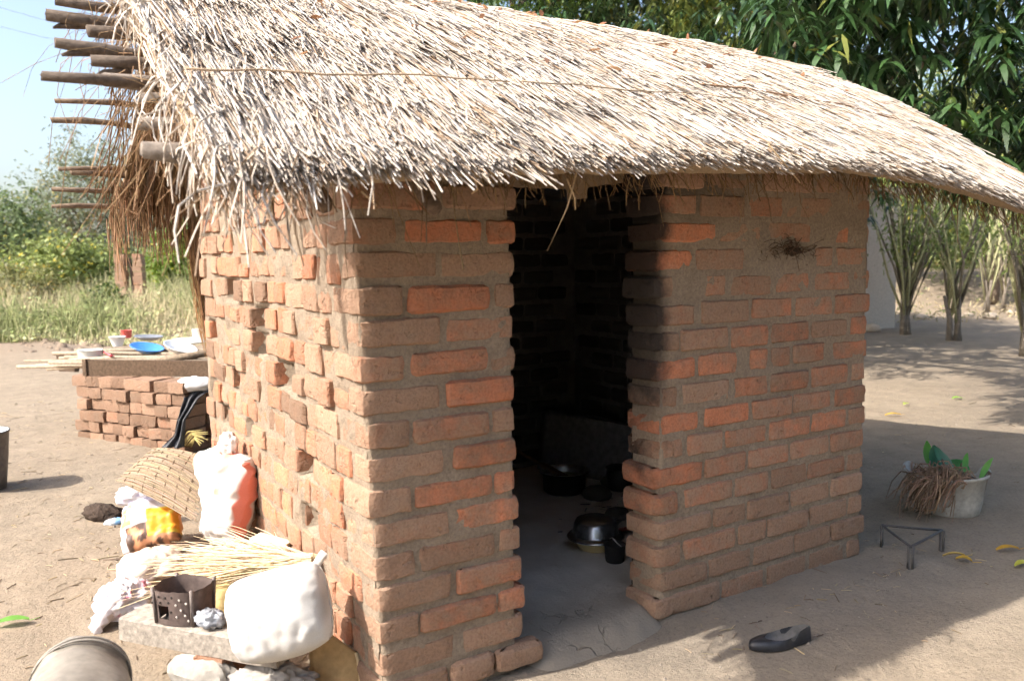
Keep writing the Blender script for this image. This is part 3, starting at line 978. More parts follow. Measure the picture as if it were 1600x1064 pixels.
# ================================================================ THINGS ON THE LEFT
RC, BC, UC = Vector((.847, -.532, 0)), Vector((.532, .847, 0)), Vector((0, 0, 1))
def frame(x, y, z):
    return Matrix((x, y, z)).transposed()
def rot_about(axis, deg): return Matrix.Rotation(math.radians(deg), 3, axis)
def pillow(c, F3, w, h, t, seed, wr=.012, pw=.42, nu=34, nv=26, colfn=None, sag=.0, pinch=.07, rk=.13, rp=1.5):
    """a filled bag: F3 columns are its width, height and thickness directions"""
    m = MB()
    for sgn in (1, -1):
        vs_, cs = [], []
        for j in range(nv+1):
            for i in range(nu+1):
                u = -1+2*i/nu; v = -1+2*j/nv
                e = max(0, (1-u*u))*max(0, (1-v*v))
                th = t/2*e**pw
                x = w/2*u*(1-pinch*(1-v*v)*abs(u)) ; y = h/2*v*(1-pinch*(1-u*u)*abs(v))
                y -= sag*(1-u*u)*(1-v)*.5
                nn = wr*fbm(x*9+seed, y*9, sgn*3+seed, 3)*1.2 + wr*.9*abs(nz(x*22+seed, y*14, sgn))*(1-e*.6)
                edge = 1-e**.5
                ripple = wr*1.8*edge*nz((u if abs(v) > abs(u) else v)*5+seed, edge*2, sgn*0+seed)
                z = sgn*(th+nn*(e**.3)) + ripple*.6
                rd = 1-rk*(u*u*v*v)**rp
                p = F3 @ Vector((x*rd, y*rd, z)) + Vector(c)
                vs_.append(tuple(p)); cs.append(colfn(u, v, sgn, p) if colfn else (.8, .78, .74))
        fs = [(j*(nu+1)+i, j*(nu+1)+i+1, (j+1)*(nu+1)+i+1, (j+1)*(nu+1)+i) for j in range(nv) for i in range(nu)]
        if sgn < 0: fs = [f[::-1] for f in fs]
        m.add(vs_, fs, cs)
    return m
def crumple(c, F3, sx, sy, sz, seed, amp=.25, n=26, colfn=None, flat=-.7, fr=3.0):
    """crumpled cloth, plastic or a lump: a ball pushed in and out along ridges"""
    m = MB(); vs_, cs = [], []
    for j in range(n+1):
        for i in range(n*2):
            th = math.pi*j/n; ph = math.pi*i/n
            d = Vector((math.sin(th)*math.cos(ph), math.sin(th)*math.sin(ph), math.cos(th)))
            k = 1 + amp*(1-2.2*abs(noise.noise((d.x*fr+seed, d.y*fr, d.z*fr)))) + amp*.55*(1-2.2*abs(noise.noise((d.x*fr*2.3+seed, d.y*fr*2.3, d.z*fr*2.3)))) - amp*.6
            q = d*k
            if q.z < flat: q.z = flat + (q.z-flat)*.15
            p = F3 @ Vector((q.x*sx, q.y*sy, q.z*sz)) + Vector(c)
            vs_.append(tuple(p)); cs.append(colfn(d, p) if colfn else (.7, .7, .7))
    N = n*2
    fs = [(j*N+i, j*N+(i+1) % N, (j+1)*N+(i+1) % N, (j+1)*N+i) for j in range(n) for i in range(N)]
    m.add(vs_, [f[::-1] for f in fs], cs)
    return m
I3 = frame(RC, BC, UC)

# grey plank lying over bricks
GL, GR = .14, .10                   # level of the earth left and right of the hut
def Q(px, py, z): return Vector(at(px, py, z))
pk = empty('plank', Q(310, 1000, .22)); tag(pk, 'thick grey weathered plank under the charcoal stove and big white sack', 'plank')
a0, a1 = Q(184, 966, .30), Q(430, 1008, .30)
dx = (a1-a0).normalized(); dy = Vector((-dx.y, dx.x, 0)); dy = dy if dy.x > 0 else -dy
m = MB()
def plank_pt(t, w, z): return a0 + dx*(t*(a1-a0).length) + dy*w + Vector((0, 0, z))
NT_ = 16
ring = [(.0, -.075), (.0, -.004), (.006, 0), (.125, 0), (.13, -.006), (.13, -.075)]
vs_ = []
for i in range(NT_+1):
    for (w, z) in ring:
        q = plank_pt(i/NT_, w, z)
        vs_.append((q.x+.006*nz(q.x*14, w*30, z*30), q.y+.004*nz(q.x*11, w*30, z*20), q.z+.004*nz(q.x*9, w*40, 3)))
k = len(ring)
fs = [(i*k+j, i*k+(j+1) % k, (i+1)*k+(j+1) % k, (i+1)*k+j) for i in range(NT_) for j in range(k)]
fs += [tuple(range(k))[::-1], tuple(NT_*k+j for j in range(k))]
m.add(vs_, fs, (.30, .265, .225)); m.build('board', M_WOODG, pk, True, 40)
sb = MB(); sbp = (a0+a1)/2+dy*.09+dx*.05; sb.box((sbp.x, sbp.y, .155), (.20, .10, .13), rot_about('Z', 40), (.4, 0, 1), .006)
tag(sb.build('loose_brick', M_BRICK_S, None, False), 'single brick propping up the grey plank from underneath', 'brick')

# charcoal stove of bent sheet metal
st = empty('charcoal_stove', Q(290, 966, .303)); tag(st, 'brown sheet metal charcoal stove with punched holes on the grey plank', 'stove')
sc_ = Q(290, 963, .303); sF = frame(RC, BC, UC) @ rot_about('Z', -14)
m = MB(); vs_, fs = [], []
NA_, NZ_ = 64, 12
def stove_r(q):                               # rounded square in plan
    p_ = 2.9
    return 1/((abs(math.cos(q))**p_+abs(math.sin(q))**p_)**(1/p_))
def stove_p(q, t, inset=0.0):
    hw, hd = .083+.006*t-inset, .070+.006*t-inset
    rr = stove_r(q)
    b = .014*math.sin(t*math.pi)
    v = Vector((math.cos(q)*rr*(hw-b*.4), math.sin(q)*rr*(hd), .112*t + (.006*nz(math.cos(q)*3, math.sin(q)*3, t) if t > .9 else 0)))
    return sF @ v + sc_
def is_door(i, j):
    q = 2*math.pi*(i+.5)/NA_; x = math.cos(q)*stove_r(q)*.083; y = math.sin(q)
    t = (j+.5)/NZ_
    return y < 0 and abs(math.sin(q)*stove_r(q)) > .9 and -.064 < x < -.008 and .16 < t < .55
for j in range(NZ_+1):
    for i in range(NA_): vs_.append(tuple(stove_p(2*math.pi*i/NA_, j/NZ_)))
for j in range(NZ_+1):
    for i in range(NA_): vs_.append(tuple(stove_p(2*math.pi*i/NA_, j/NZ_, .004)))
o2 = (NZ_+1)*NA_
holes = set()
for j in range(NZ_):
    for i in range(NA_):
        i2 = (i+1) % NA_
        if is_door(i, j): continue
        fs.append((j*NA_+i, j*NA_+i2, (j+1)*NA_+i2, (j+1)*NA_+i))
        fs.append((o2+j*NA_+i, o2+(j+1)*NA_+i, o2+(j+1)*NA_+i2, o2+j*NA_+i2))
m.add(vs_, fs, (.115, .085, .075)); m.build('body', M_METAL, st)
m = MB()
for (u, d) in ((-1, -1), (1, -1), (-1, 1), (1, 1)):
    p0 = sF @ Vector((u*.067, d*.057, .0)) + sc_; p1 = sF @ Vector((u*.072, d*.062, .119)) + sc_
    mm = MB(); mm.tube([p0, (p0+p1)/2, p1], [.0065, .006, .0065], 8, (.16, .13, .115)); mm.build('corner_rib', M_METAL, st)
for (u, t) in [(-.095, .82), (-.06, .86), (-.025, .84), (.01, .86), (.05, .80), (-.095, .66), (-.055, .68), (-.01, .70), (.03, .64), (.055, .50), (.085, .72), (.075, .35), (.03, .28), (.09, .2), (.0, .42)]:
    p = sF @ Vector((u*.7, -.0695-.006*t, .112*t)) + sc_
    mm = MB(); mm.lathe([(.0025, 0), (.004, .0), (.0044, .0012), (.003, .0016)], p, 10, sF @ rot_about('X', 90), (.035, .028, .024) if u < .03 else (.42, .38, .34), cap=True); mm.build('punched_hole', M_METAL, st)
m = MB(); m.lathe([(.02, .008), (.055, .010), (.06, .016), (.02, .02)], sc_, 20, None, (.05, .045, .04), cap=True); m.build('ash_pan', M_METAL, st)
ash = crumple(sc_+sF @ Vector((-.035, .0, .042)), I3, .018, .014, .017, 4, .2, 8, lambda d, p: (.75, .62, .30)); ash.build('ash_lump', M_PLAIN, st)

# big white sack
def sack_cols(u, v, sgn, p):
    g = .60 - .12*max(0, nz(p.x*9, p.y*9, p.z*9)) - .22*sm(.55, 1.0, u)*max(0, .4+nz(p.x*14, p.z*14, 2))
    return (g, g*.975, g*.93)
bs = empty('grain_sack', Q(437, 1000, .31)); tag(bs, 'bulging white woven grain sack leaning on the wall above the plank', 'sack')
SF = frame(RC, UC, -BC) @ rot_about('Z', 14) @ rot_about('X', -22)
sc2 = Q(437, 955, .405)
m = pillow(sc2, SF, .325, .265, .235, 3.3, .011, .43, 56, 50, sack_cols, .012, .03, .15, 1.2); m.build('bag', M_CLOTH, bs)
seam = []
for k in range(17):
    v = -1+2*k/16; rd = (1-.15*abs(v)**2.4)*(1-.03*(1-v*v))
    seam.append(SF @ Vector((.1625*rd, .1325*v*rd, .003*math.sin(k*1.9))) + sc2)
m = MB(); m.tube(seam, .0042, 7, (.52, .48, .42)); m.build('seam', M_CLOTH, bs)
m = pillow(SF @ Vector((.150, .122, 0)) + sc2, SF @ rot_about('Z', 45), .055, .03, .018, 8, .006, .4, 10, 8, lambda u, v, s, p: (.56, .53, .48)); m.build('tied_ear', M_CLOTH, bs)

# sheet of cardboard against the wall
cb = empty('cardboard_sheet', Q(520, 1064, .1)); tag(cb, 'brown cardboard sheet wedged between white sack and wall foot', 'cardboard')
m = MB()
def cbf(u, v):
    p = at(484, 1075, .11)*(1-u) + at(562, 1085, .09)*u
    return (p[0]+.012*math.sin(v*2.2), p[1]+.05*v+.006*math.sin(u*5), p[2]+v*(.22-.10*u))
m.grid(cbf, 10, 10, (.40, .27, .13)); ob = m.build('sheet', M_PLAIN, cb)
s_ = ob.modifiers.new('t', 'SOLIDIFY'); s_.thickness = .006
m = MB(); m.tube([cbf(1.0, k/5) for k in range(6)], .006, 6, (.62, .47, .27)); m.build('torn_edge', M_PLAIN, cb)

# lumps of grey concrete and crumpled paper below the plank
m = crumple(at(318, 1050, .165), I3 @ rot_about('Z', -20), .12, .065, .055, 17.2, .16, 14, lambda d, p: (.34, .315, .28), -.5, 1.6)
tag(m.build('concrete_lump', M_PLAIN, None, True, 35), 'broken slab of pale grey concrete in front of the grey plank', 'rubble')
m = crumple(at(425, 1066, .15), I3, .12, .065, .05, 5.9, .38, 22, lambda d, p: (.40, .375, .34) if nz(p.x*30, p.y*30, p.z*30) > -.1 else (.30, .28, .26), -.6, 3.4)
tag(m.build('crumpled_bag', M_CLOTH), 'crumpled grey paper sack on the ground below the plank end', 'bag')
m = crumple(at(329, 968, .325), I3 @ rot_about('Y', 12), .045, .034, .03, 9.4, .34, 16, lambda d, p: (.20, .21, .23) if nz(p.x*40, p.y*40, p.z*40) > 0 else (.5, .53, .58), -.5, 3.2)
tag(m.build('plastic_scrap', M_PLAST), 'small dark grey plastic bag between stove and white sack', 'bag')

# dented bucket lying on its side
db = empty('dented_bucket', Q(128, 1064, .12)); tag(db, 'dented grey metal bucket lying on its side in the near corner', 'bucket')
ax0 = Q(131, 1040, .235); ax1 = ax0+Vector((-.07, -.42, -.035))
az = (ax1-ax0).normalized(); axx = az.cross(UC).normalized(); ayy = az.cross(axx)
BF = frame(axx, ayy, az)
prof = [(.0, .0), (.085, -.002), (.104, .002), (.110, .010), (.117, .04), (.1235, .062), (.1315, .070), (.1255, .079), (.1265, .086), (.1350, .095), (.1285, .104), (.140, .17), (.152, .26), (.168, .42), (.175, .43), (.171, .44), (.163, .42), (.14, .2), (.10, .012), (.0, .011)]
m = MB(); m.lathe(prof, ax0, 56, BF, (.42, .395, .36), .05, 2.2)
m.c = [(.23+.09*nz(x*7, y*7, z*7), .205+.08*nz(x*7, y*7, z*7), .17+.07*nz(x*7, y*7, z*7)) for x, y, z in m.v]
m.v = [(x, y, max(z+.016*fbm(x*7, y*7, z*7, 2), .09)) for x, y, z in m.v]
m.build('body', simple('dull_zinc', None, .62, .35, .0, 20, .3, .35, .004), db)

for s_ in (.072, .095):
    rr_ = .112+.13*s_+.012
    mm = MB(); mm.tube([ax0+az*s_+axx*math.cos(k/40*2*math.pi)*rr_+ayy*math.sin(k/40*2*math.pi)*rr_ for k in range(41)], .0035, 6, (.27, .245, .21)); mm.build('rib', M_METAL, db)
# upright white sack with red stripes, against the wall
def redsack(u, v, sgn, p):
    n_ = nz(p.x*8, p.y*8, p.z*8)
    if u > .90 + .10*nz(v*4, 1, 1) and u > .93 or (u > .4 and v < -.86): return (.70, .24, .18)
    if .1 < u < .6 and .1 < v < .38 and n_ > -.05: return (.70, .34, .27)
    if -.2 < u < .25 and v > .55 and n_ > .1: return (.72, .30, .25)
    return (.62, .59, .56)
ws = empty('feed_sack', Q(357, 850, .24)); tag(ws, 'upright white feed sack with red side leaning on the brick side wall', 'sack')
WFm = frame(Vector((.3, -.954, 0)), UC, Vector((-.954, -.3, 0))) @ rot_about('Z', -4) @ rot_about('X', -10)
wc = Q(357, 778, .46)
m = pillow(wc, WFm, .30, .45, .17, 6.1, .038, .45, 40, 48, redsack, 0, .10, .20, 1.0); m.build('bag', M_CLOTH, ws)
m = crumple(wc+WFm @ Vector((-.03, .225, .02)), WFm, .045, .05, .035, 2.2, .35, 14, lambda d, p: (.80, .50, .44) if nz(p.x*25, p.y*25, p.z*25) > .1 else (.85, .82, .78), -2, 2.4); m.build('gathered_mouth', M_CLOTH, ws)
m = pillow(wc+WFm @ Vector((-.17, .09, -.01)), WFm @ rot_about('Z', 24), .26, .20, .08, 1.4, .02, .4, 24, 20, lambda u, v, s, p: (.72, .70, .68) if not (u < -.6 and v > .3) else (.72, .30, .22)); m.build('folded_flap', M_CLOTH, ws)

# woven reed basket lying over the heap
bk = empty('reed_basket', Q(255, 800, .2)); tag(bk, 'flattened brown woven reed basket lying against the red and white sack', 'basket')
kA, kB, kC, kD = [Vector(far(*q)) for q in ((186, 754, 3.80), (243, 702, 3.92), (322, 716, 3.74), (300, 812, 3.52))]
def bk_pt(u, v, h=0):
    s_, t_ = (u+1)/2, (v+1)/2
    p = kA.lerp(kD, s_).lerp(kB.lerp(kC, s_), t_)
    return p + (Vector((-.35, -.45, .82)))*(.085*(1-.8*u*u)*(1-.7*v*v) + h)
n = 74
P = np.empty((n, 9, 3))
for i in range(n):
    v = -1+2*i/(n-1) + rng.normal(0, .012)
    ov = 1+rng.uniform(0, .13)
    for k in range(9):
        u = (-1+2*k/8)*ov
        P[i, k] = bk_pt(u, v, .004*math.sin(k*math.pi+i*math.pi) + .002*rng.normal())
tubes_np('reeds', P, rng.uniform(.0022, .0034, n), jitcol((.27, .205, .14), n, .3), M_STRAW, bk, 5)['kind'] = 'stuff'
for k in range(7):
    u = -.85+1.7*k/6
    mm = MB(); mm.tube([bk_pt(u, -1+2*j/14, .004*(1 if (j+k) % 2 else -1)) for j in range(15)], .0032, 5, (.17, .12, .08)); mm.build('weft_band', M_STRAW, bk)
m = MB(); m.grid(lambda u, v: tuple(bk_pt(2*u-1, 2*v-1, -.004)), 14, 12, (.22, .15, .09)); m.build('lining', M_STRAW, bk)

# bright printed bag below the basket
def printed(u, v, sgn, p):
    n1 = nz(p.x*26, p.y*26, p.z*26)
    if u > .12 and v < .35 and v > -.65: return (.85, .33, .03) if nz(u*3, v*9, 1) > -.25 else (.80, .58, .08)
    if v < -.15 and u > -.65: return (.10, .06, .045) if n1 > -.05 else (.50, .23, .12)
    if u < -.35 and v > -.1 and v < .75: return (.78, .28, .12) if n1 > 0 else (.85, .62, .45)
    if v > .6: return (.70, .66, .82)
    return (.62, .58, .60)
pb = empty('printed_bag', Q(236, 860, .16)); tag(pb, 'shiny printed plastic bag in white, orange and brown below the basket', 'bag')
PF = frame(RC, UC, -BC) @ rot_about('Z', 16) @ rot_about('X', -38)
m = pillow(Q(236, 818, .27), PF, .30, .27, .14, 2.7, .022, .4, 40, 34, printed); m.build('bag', M_PLAST, pb)
m = crumple(Q(212, 776, .30), I3, .085, .045, .05, 12.2, .4, 16, lambda d, p: (.66, .62, .78) if nz(p.x*30, p.y*30, p.z*30) > 0 else (.82, .80, .84), -.8, 3); m.build('rolled_top', M_PLAST, pb)

# chunk of charred wood, blue scrap
m = crumple(at(163, 803, .18), I3 @ rot_about('Y', 10), .10, .055, .05, 7.7, .22, 16, lambda d, p: (.065, .048, .038), -.7, 1.9)
tag(m.build('wood_chunk', M_BARK), 'dark charred chunk of wood beside the printed bag', 'wood')
m = crumple(at(182, 815, .165), I3 @ rot_about('Z', 20), .055, .025, .018, 3.7, .3, 12, lambda d, p: (.25, .48, .78) if d.x > -.2 else (.75, .82, .88), -.7, 2.5)
tag(m.build('plastic_wrapper', M_PLAST), 'small blue and white plastic wrapper by the charred wood', 'wrapper')
# beige sack below, rusty tin, cream plastic box
m = crumple(Q(238, 888, .195), I3, .125, .13, .08, 4.4, .22, 22, lambda d, p: (.66, .55, .45) if nz(p.x*14, p.y*14, p.z*14) > -.2 else (.45, .37, .31), -.6, 1.9)
tag(m.build('beige_sack', M_CLOTH), 'slack beige sack beneath the straw broom', 'sack')
m = crumple(Q(365, 925, .27), I3, .085, .08, .09, 8.1, .14, 18, lambda d, p: (.60, .46, .22), -.7, 1.6)
tag(m.build('yellow_sack', M_CLOTH), 'dull yellow sack behind the charcoal stove', 'sack')
bxc = Q(424, 862, .36); bx_ = empty('cream_box', bxc); tag(bx_, 'cream plastic box with a thick rim near the wall above the broom', 'box')
cR = frame(Vector((.62, -.78, 0)), Vector((.78, .62, 0)), UC) @ rot_about('Y', 8)
m = MB(); m.box(bxc, (.13, .06, .075), cR, (.72, .60, .38)); m.build('body', M_CERAM, bx_, False)
m = MB(); m.box(bxc+Vector((0, 0, .043)), (.145, .07, .013), cR, (.80, .70, .50)); m.build('rim', M_CERAM, bx_, False)
# pinkish white cloth
def pinkc(d, p):
    n_ = nz(p.x*22, p.y*22, p.z*22)
    return (.55, .22, .28) if n_ > .42 else ((.72, .62, .66) if n_ > .15 else (.60, .56, .57))
cl = empty('patterned_cloth', Q(190, 975, .13)); tag(cl, 'crumpled white cloth with pink pattern left of the charcoal stove', 'cloth')
m = crumple(Q(196, 938, .185), I3, .095, .085, .07, 21.3, .34, 30, pinkc, -.7, 2.3); m.build('heap', M_CLOTH, cl)
m = pillow(Q(166, 952, .185), frame(RC, UC, -BC) @ rot_about('Z', 62) @ rot_about('Y', 20) @ rot_about('X', -40), .19, .08, .03, 5.2, .018, .4, 26, 14, lambda u, v, s, p: (.60, .55, .56)); m.build('trailing_end', M_CLOTH, cl)

# broom of dry grass stalks
br_ = empty('grass_broom', Q(370, 880, .36)); tag(br_, 'fan shaped broom of dry grass stalks lying across the heap', 'broom')
n = 620
P = np.empty((n, 6, 3)); tie = at(470, 876, .43); tail = at(292, 872, .34)
ax_ = (tail-tie); Lb = np.linalg.norm(ax_); ax_ /= Lb
sd_ = np.cross(ax_, [0, 0, 1]); sd_ /= np.linalg.norm(sd_); up_ = np.cross(sd_, ax_)
for i in range(n):
    s_a = rng.normal(0, .21); u_a = rng.normal(0, .10)
    ln = Lb*rng.uniform(.5, 1.12) if rng.random() > .2 else Lb*rng.uniform(.3, .7)
    b = rng.normal(0, .022); st0 = rng.uniform(-.07, .04)
    for k in range(6):
        t = k/5
        q = st0*(1-t) + ln*t
        w = max(0, q)
        P[i, k] = tie + ax_*q + sd_*(s_a*w + b*math.sin(t*3.1) + .014*math.sin(i*7.7)) + up_*(u_a*w + .012*math.cos(i*3.3) + .012*math.sin(t*3.1+i)) + np.array([0, 0, -.10*w*w])
tubes_np('stalks', P, rng.uniform(.0011, .0022, n), jitcol((.70, .57, .38), n, .25), M_STRAW, br_, 4, [1, 1, 1, .9, .8, .5])['kind'] = 'stuff'
m = MB(); m.tube([tie-ax_*.02, tie+ax_*.015], [.018, .018], 12, (.35, .24, .13)); m.build('tie', M_STRAW, br_)
# a few thin green-yellow stems behind the sack
m = MB()
for i in range(9):
    p0 = at(275+i*3, 698, .17); p1 = at(318+rnd.uniform(-6, 8), 672+i*3, .37)
    m.tube([p0, (p0+p1)/2+np.array([0, 0, .05]), p1], [.004, .0035, .002], 5, (.42, .34, .13))
tag(m.build('dry_stems', M_STRAW), 'bunch of dry arching stems between feed sack and brick bench', 'stems', kind=None)

# standing bucket at the left edge
bup = at(-26, 766, .15); bu = empty('metal_bucket', bup); tag(bu, 'upright dark metal bucket with pale inside at the left edge', 'bucket')
bcx = Vector((bup[0], bup[1], zg(bup[0], bup[1])))
m = MB(); m.lathe([(.0, .004), (.115, 0), (.12, .006), (.14, .18), (.153, .335), (.159, .34), (.159, .348), (.152, .348)], bcx, 40, None, (.13, .115, .105)); m.build('body', M_METAL, bu)
m = MB(); m.lathe([(.152, .347), (.148, .33), (.135, .18), (.112, .012), (.0, .011)], bcx, 40, None, (.62, .68, .70)); m.build('inside', M_PLAIN, bu)

# ---- brick bench with the drying rack and dishes
bn = empty('brick_bench', Q(290, 705, .15)); tag(bn, 'low bench of loosely stacked bricks behind the hut', 'bench')
e1 = Vector((-.52, .86, 0)).normalized(); e2 = Vector((.80, .60, 0)).normalized()
b0 = Q(290, 712, .12); H0 = .086
def loose(c, dir_, L, W, H, seed, cl_, br2):
    m = MB(); side_ = Vector((-dir_.y, dir_.x, 0))
    n = 4; vs_, fs = [], []
    for iz in range(3):
        for iy in range(4):
            for ix in range(n+1):
                x = -L/2+L*ix/n; y = -W/2+W*iy/3; z = -H/2+H*iz/2
                ed = (abs(x) > L*.49)+(abs(y) > W*.49)+(abs(z) > H*.49)
                sh = 1-.025*max(0, ed-1)
                q = c + dir_*x*sh + side_*y*sh + Vector((0, 0, z*sh))
                d = .007
                q += Vector((d*nz(q.x*19+seed, q.y*19, q.z*19), d*nz(q.x*19, q.y*19+seed, q.z*19), d*.8*nz(q.x*19, q.y*19, q.z*19+seed)))
                vs_.append(tuple(q))
    I = lambda ix, iy, iz: iz*4*(n+1)+iy*(n+1)+ix
    for iz in range(2):
        for ix in range(n): fs += [(I(ix, 0, iz), I(ix+1, 0, iz), I(ix+1, 0, iz+1), I(ix, 0, iz+1)), (I(ix+1, 3, iz), I(ix, 3, iz), I(ix, 3, iz+1), I(ix+1, 3, iz+1))]
        for iy in range(3): fs += [(I(0, iy+1, iz), I(0, iy, iz), I(0, iy, iz+1), I(0, iy+1, iz+1)), (I(n, iy, iz), I(n, iy+1, iz), I(n, iy+1, iz+1), I(n, iy, iz+1))]
    for ix in range(n):
        for iy in range(3): fs += [(I(ix, iy, 2), I(ix+1, iy, 2), I(ix+1, iy+1, 2), I(ix, iy+1, 2)), (I(ix, iy+1, 0), I(ix+1, iy+1, 0), I(ix+1, iy, 0), I(ix, iy, 0))]
    m.add(vs_, fs, (cl_, 0, br2)); return m.build('brick', M_BRICK_S, bn, True, 38)
for r in range(6):
    zc = b0.z + H0*(r+.5)
    # long face: brick ends
    t = .0 if r % 2 else .0
    first = True
    while t < 1.1:
        W = R2.uniform(.115, .165)
        if first and r % 2 == 0:
            W = .13
        c = b0 + e1*(t+W/2) + e2*(.115+R2.uniform(-.02, .02)); c.z = zc+R2.uniform(-.003, .003)
        d2 = (e2+e1*R2.uniform(-.10, .10)).normalized()
        loose(c, d2, R2.uniform(.20, .24), W-.008, H0-.006, r*5+t*9, R2.uniform(-.1, .42), R2.uniform(.65, 1.0))
        t += W+R2.uniform(.002, .012); first = False
    # short face to the right
    t = .24
    while t < .75:
        W = R2.uniform(.18, .22)
        c = b0 + e2*(t+W/2) + e1*(.06+R2.uniform(-.012, .012)); c.z = zc+R2.uniform(-.003, .003)
        loose(c, e2, W-.01, .11, H0-.006, r*7+t*5, R2.uniform(.1, .55), R2.uniform(.6, .95))
        t += W+.008
top = b0.z+6*H0
rk = empty('drying_rack', Q(230, 585, top)); tag(rk, 'rack of thin poles with a dark front board on the brick bench', 'rack')
q0, q1 = Q(139, 574, top+.058), Q(330, 576, top+.058)
dxr = (q1-q0).normalized(); dyr = Vector((-dxr.y, dxr.x, 0)); dyr = dyr if dyr.y > 0 else -dyr
Rr = frame(dxr, dyr, UC)
m = MB(); m.box((q0+q1)/2+Vector((0, 0, .0)), ((q1-q0).length, .032, .12), Rr, (.115, .078, .052), .003); m.build('front_board', M_WOODG, rk, False)
m = MB(); m.box(q0+Vector((0, 0, 0))-dxr*.02, (.028, .055, .125), Rr, (.16, .11, .075), .003); m.build('end_cleat', M_WOODG, rk, False)
for i in range(16):
    off = .05+i*.052
    p0 = q0 + dyr*(off*1.15+rnd.uniform(-.10, .10)) - dxr*(.70+rnd.uniform(-.40, .20)) + Vector((0, 0, .020+rnd.uniform(-.07, .02))); p1 = q1+dyr*(off+.02) + Vector((0, 0, .045))
    r_ = rnd.uniform(.011, .019)
    mm = MB(); mm.tube([p0, p0.lerp(p1, .3)+Vector((0, 0, rnd.uniform(-.01, .015))), p0.lerp(p1, .65)+Vector((0, 0, rnd.uniform(-.01, .01))), p1], [r_, r_*.95, r_, r_*.8], 7, tuple(np.array((.36, .29, .215))*rnd.uniform(.7, 1.2))); mm.build('pole', M_WOODG, rk)
m = MB(); p0 = q0+dyr*.95-dxr*.95; m.box((p0.x, p0.y, top-.03), (.17, .10, .16), Rr, (.12, .085, .06), .02); m.build('end_block', M_WOODG, rk, False)
m = MB(); p0, p1 = q0+dyr*.05+dxr*.55+Vector((0, 0, .045)), q1+dyr*.30+Vector((0, 0, .115)); m.tube([p0, (p0+p1)/2, p1], [.026, .028, .026], 8, (.22, .17, .12)); m.build('pole', M_WOODG, rk)
def plate(px, py, z, r, colr, name, label, cat, tilt=(0, 0), h=.03, mat=None):
    p = at(px, py, z)
    R = rot_about('X', tilt[0]) @ rot_about('Y', tilt[1])
    m = MB(); m.lathe([(.0, .0), (r*.55, .0), (r*.62, .004), (r*.95, h), (r, h+.003), (r*.985, h+.008), (r*.93, h+.006), (r*.6, .010), (.0, .008)], p, 36, R, colr)
    return tag(m.build(name, mat or M_CERAM), label, cat)
zt = top+.122
plate(280, 549, zt-.01, .135, (.84, .84, .83), 'plate', 'large white plate in front, tilted over the blue plate', 'plate', (16, 14), .04)
plate(229, 549, zt-.015, .135, (.07, .26, .68), 'plate', 'bright blue plate among the white dishes', 'plate', (12, 8), .035)
plate(297, 536, zt+.01, .15, (.84, .84, .82), 'tray', 'white oval tray behind the front white plate', 'tray', (4, 2), .02)
plate(232, 531, zt, .13, (.22, .23, .25), 'plate', 'dark rimmed plate behind the blue plate', 'plate', (3, 3), .03)
def cup(px, py, z, r, h, colr, name, label, cat, taper=.85, R=None, mat=None):
    p = at(px, py, z)
    m = MB(); m.lathe([(.0, .0), (r*taper, .0), (r*taper, .004), (r, h), (r*1.04, h+.002), (r*.93, h), (r*taper*.9, .008), (.0, .007)], p, 28, R, colr)
    return tag(m.build(name, mat or M_CERAM), label, cat)
cup(184, 541, zt-.01, .072, .085, (.84, .84, .84), 'bowl', 'deep white bowl left of the blue plate', 'bowl', .55)
cup(198, 528, zt, .052, .075, (.72, .13, .11), 'cup', 'small red plastic cup behind the white bowl', 'cup')
cup(312, 535, zt+.01, .062, .12, (.80, .78, .68), 'cup', 'tall cream beaker beside the hut wall', 'cup', .92)
cup(142, 560, zt-.05, .095, .07, (.80, .82, .78), 'tub', 'shallow white plastic tub on the pole ends', 'tub', .95)
sp = empty('spoon', at(168, 553, zt-.02)); tag(sp, 'red plastic spoon lying beside the white tub', 'spoon')
pa, pb2 = at(158, 548, zt), at(174, 556, zt-.005)
m = MB(); m.tube([pa, (pa+pb2)/2, pb2], [.008, .006, .012], 6, (.70, .08, .10)); m.build('handle', M_PLAST, sp)
m = MB(); m.lathe([(.0, -.004), (.02, .0), (.022, .006), (.0, .003)], pb2, 12, None, (.70, .08, .10)); m.build('scoop', M_PLAST, sp)
# black plastic and white sack tucked into the bench side
def drape(pts, widths, colr, seed, name, label, cat):
    m = MB()
    def fn(u, v):
        t = v*(len(pts)-1); i = min(int(t), len(pts)-2); f = t-i
        p = np.array(pts[i])*(1-f)+np.array(pts[i+1])*f; w = widths[i]*(1-f)+widths[i+1]*f
        o = (u-.5)*w
        wv = .022*math.sin(u*13+seed+v*3)+.015*nz(u*5, v*7, seed)
        return tuple(p + np.array(RC)*o - np.array(BC)*wv)
    m.grid(fn, 22, 26, colr); ob = m.build(name, M_PLAST); md = ob.modifiers.new('t', 'SOLIDIFY'); md.thickness = .003
    return tag(ob, label, cat)
def bside(px, py, off=.03):           # a point on the short face of the bench
    nrm = np.array([e2.y, -e2.x, 0]); nrm = nrm if nrm[1] < 0 else -nrm
    d = ray(px, py); o = np.array(b0)+nrm*off
    return CAM + d*(np.dot(o-CAM, nrm)/np.dot(d, nrm))
drape([bside(308, 608), bside(300, 622), bside(284, 655), bside(279, 680), bside(268, 700)], [.22, .10, .055, .07, .16], (.035, .037, .042), 1.2, 'black_plastic', 'black plastic bag hanging down the side of the brick bench', 'bag')
m = crumple(bside(305, 601, .0)+np.array([0, 0, .0]), I3, .13, .09, .055, 3.9, .2, 16, lambda d, p: (.70, .68, .66), -.7, 1.9)
tag(m.build('stuffed_sack', M_CLOTH), 'white sack stuffed between front board and bench bricks', 'sack')

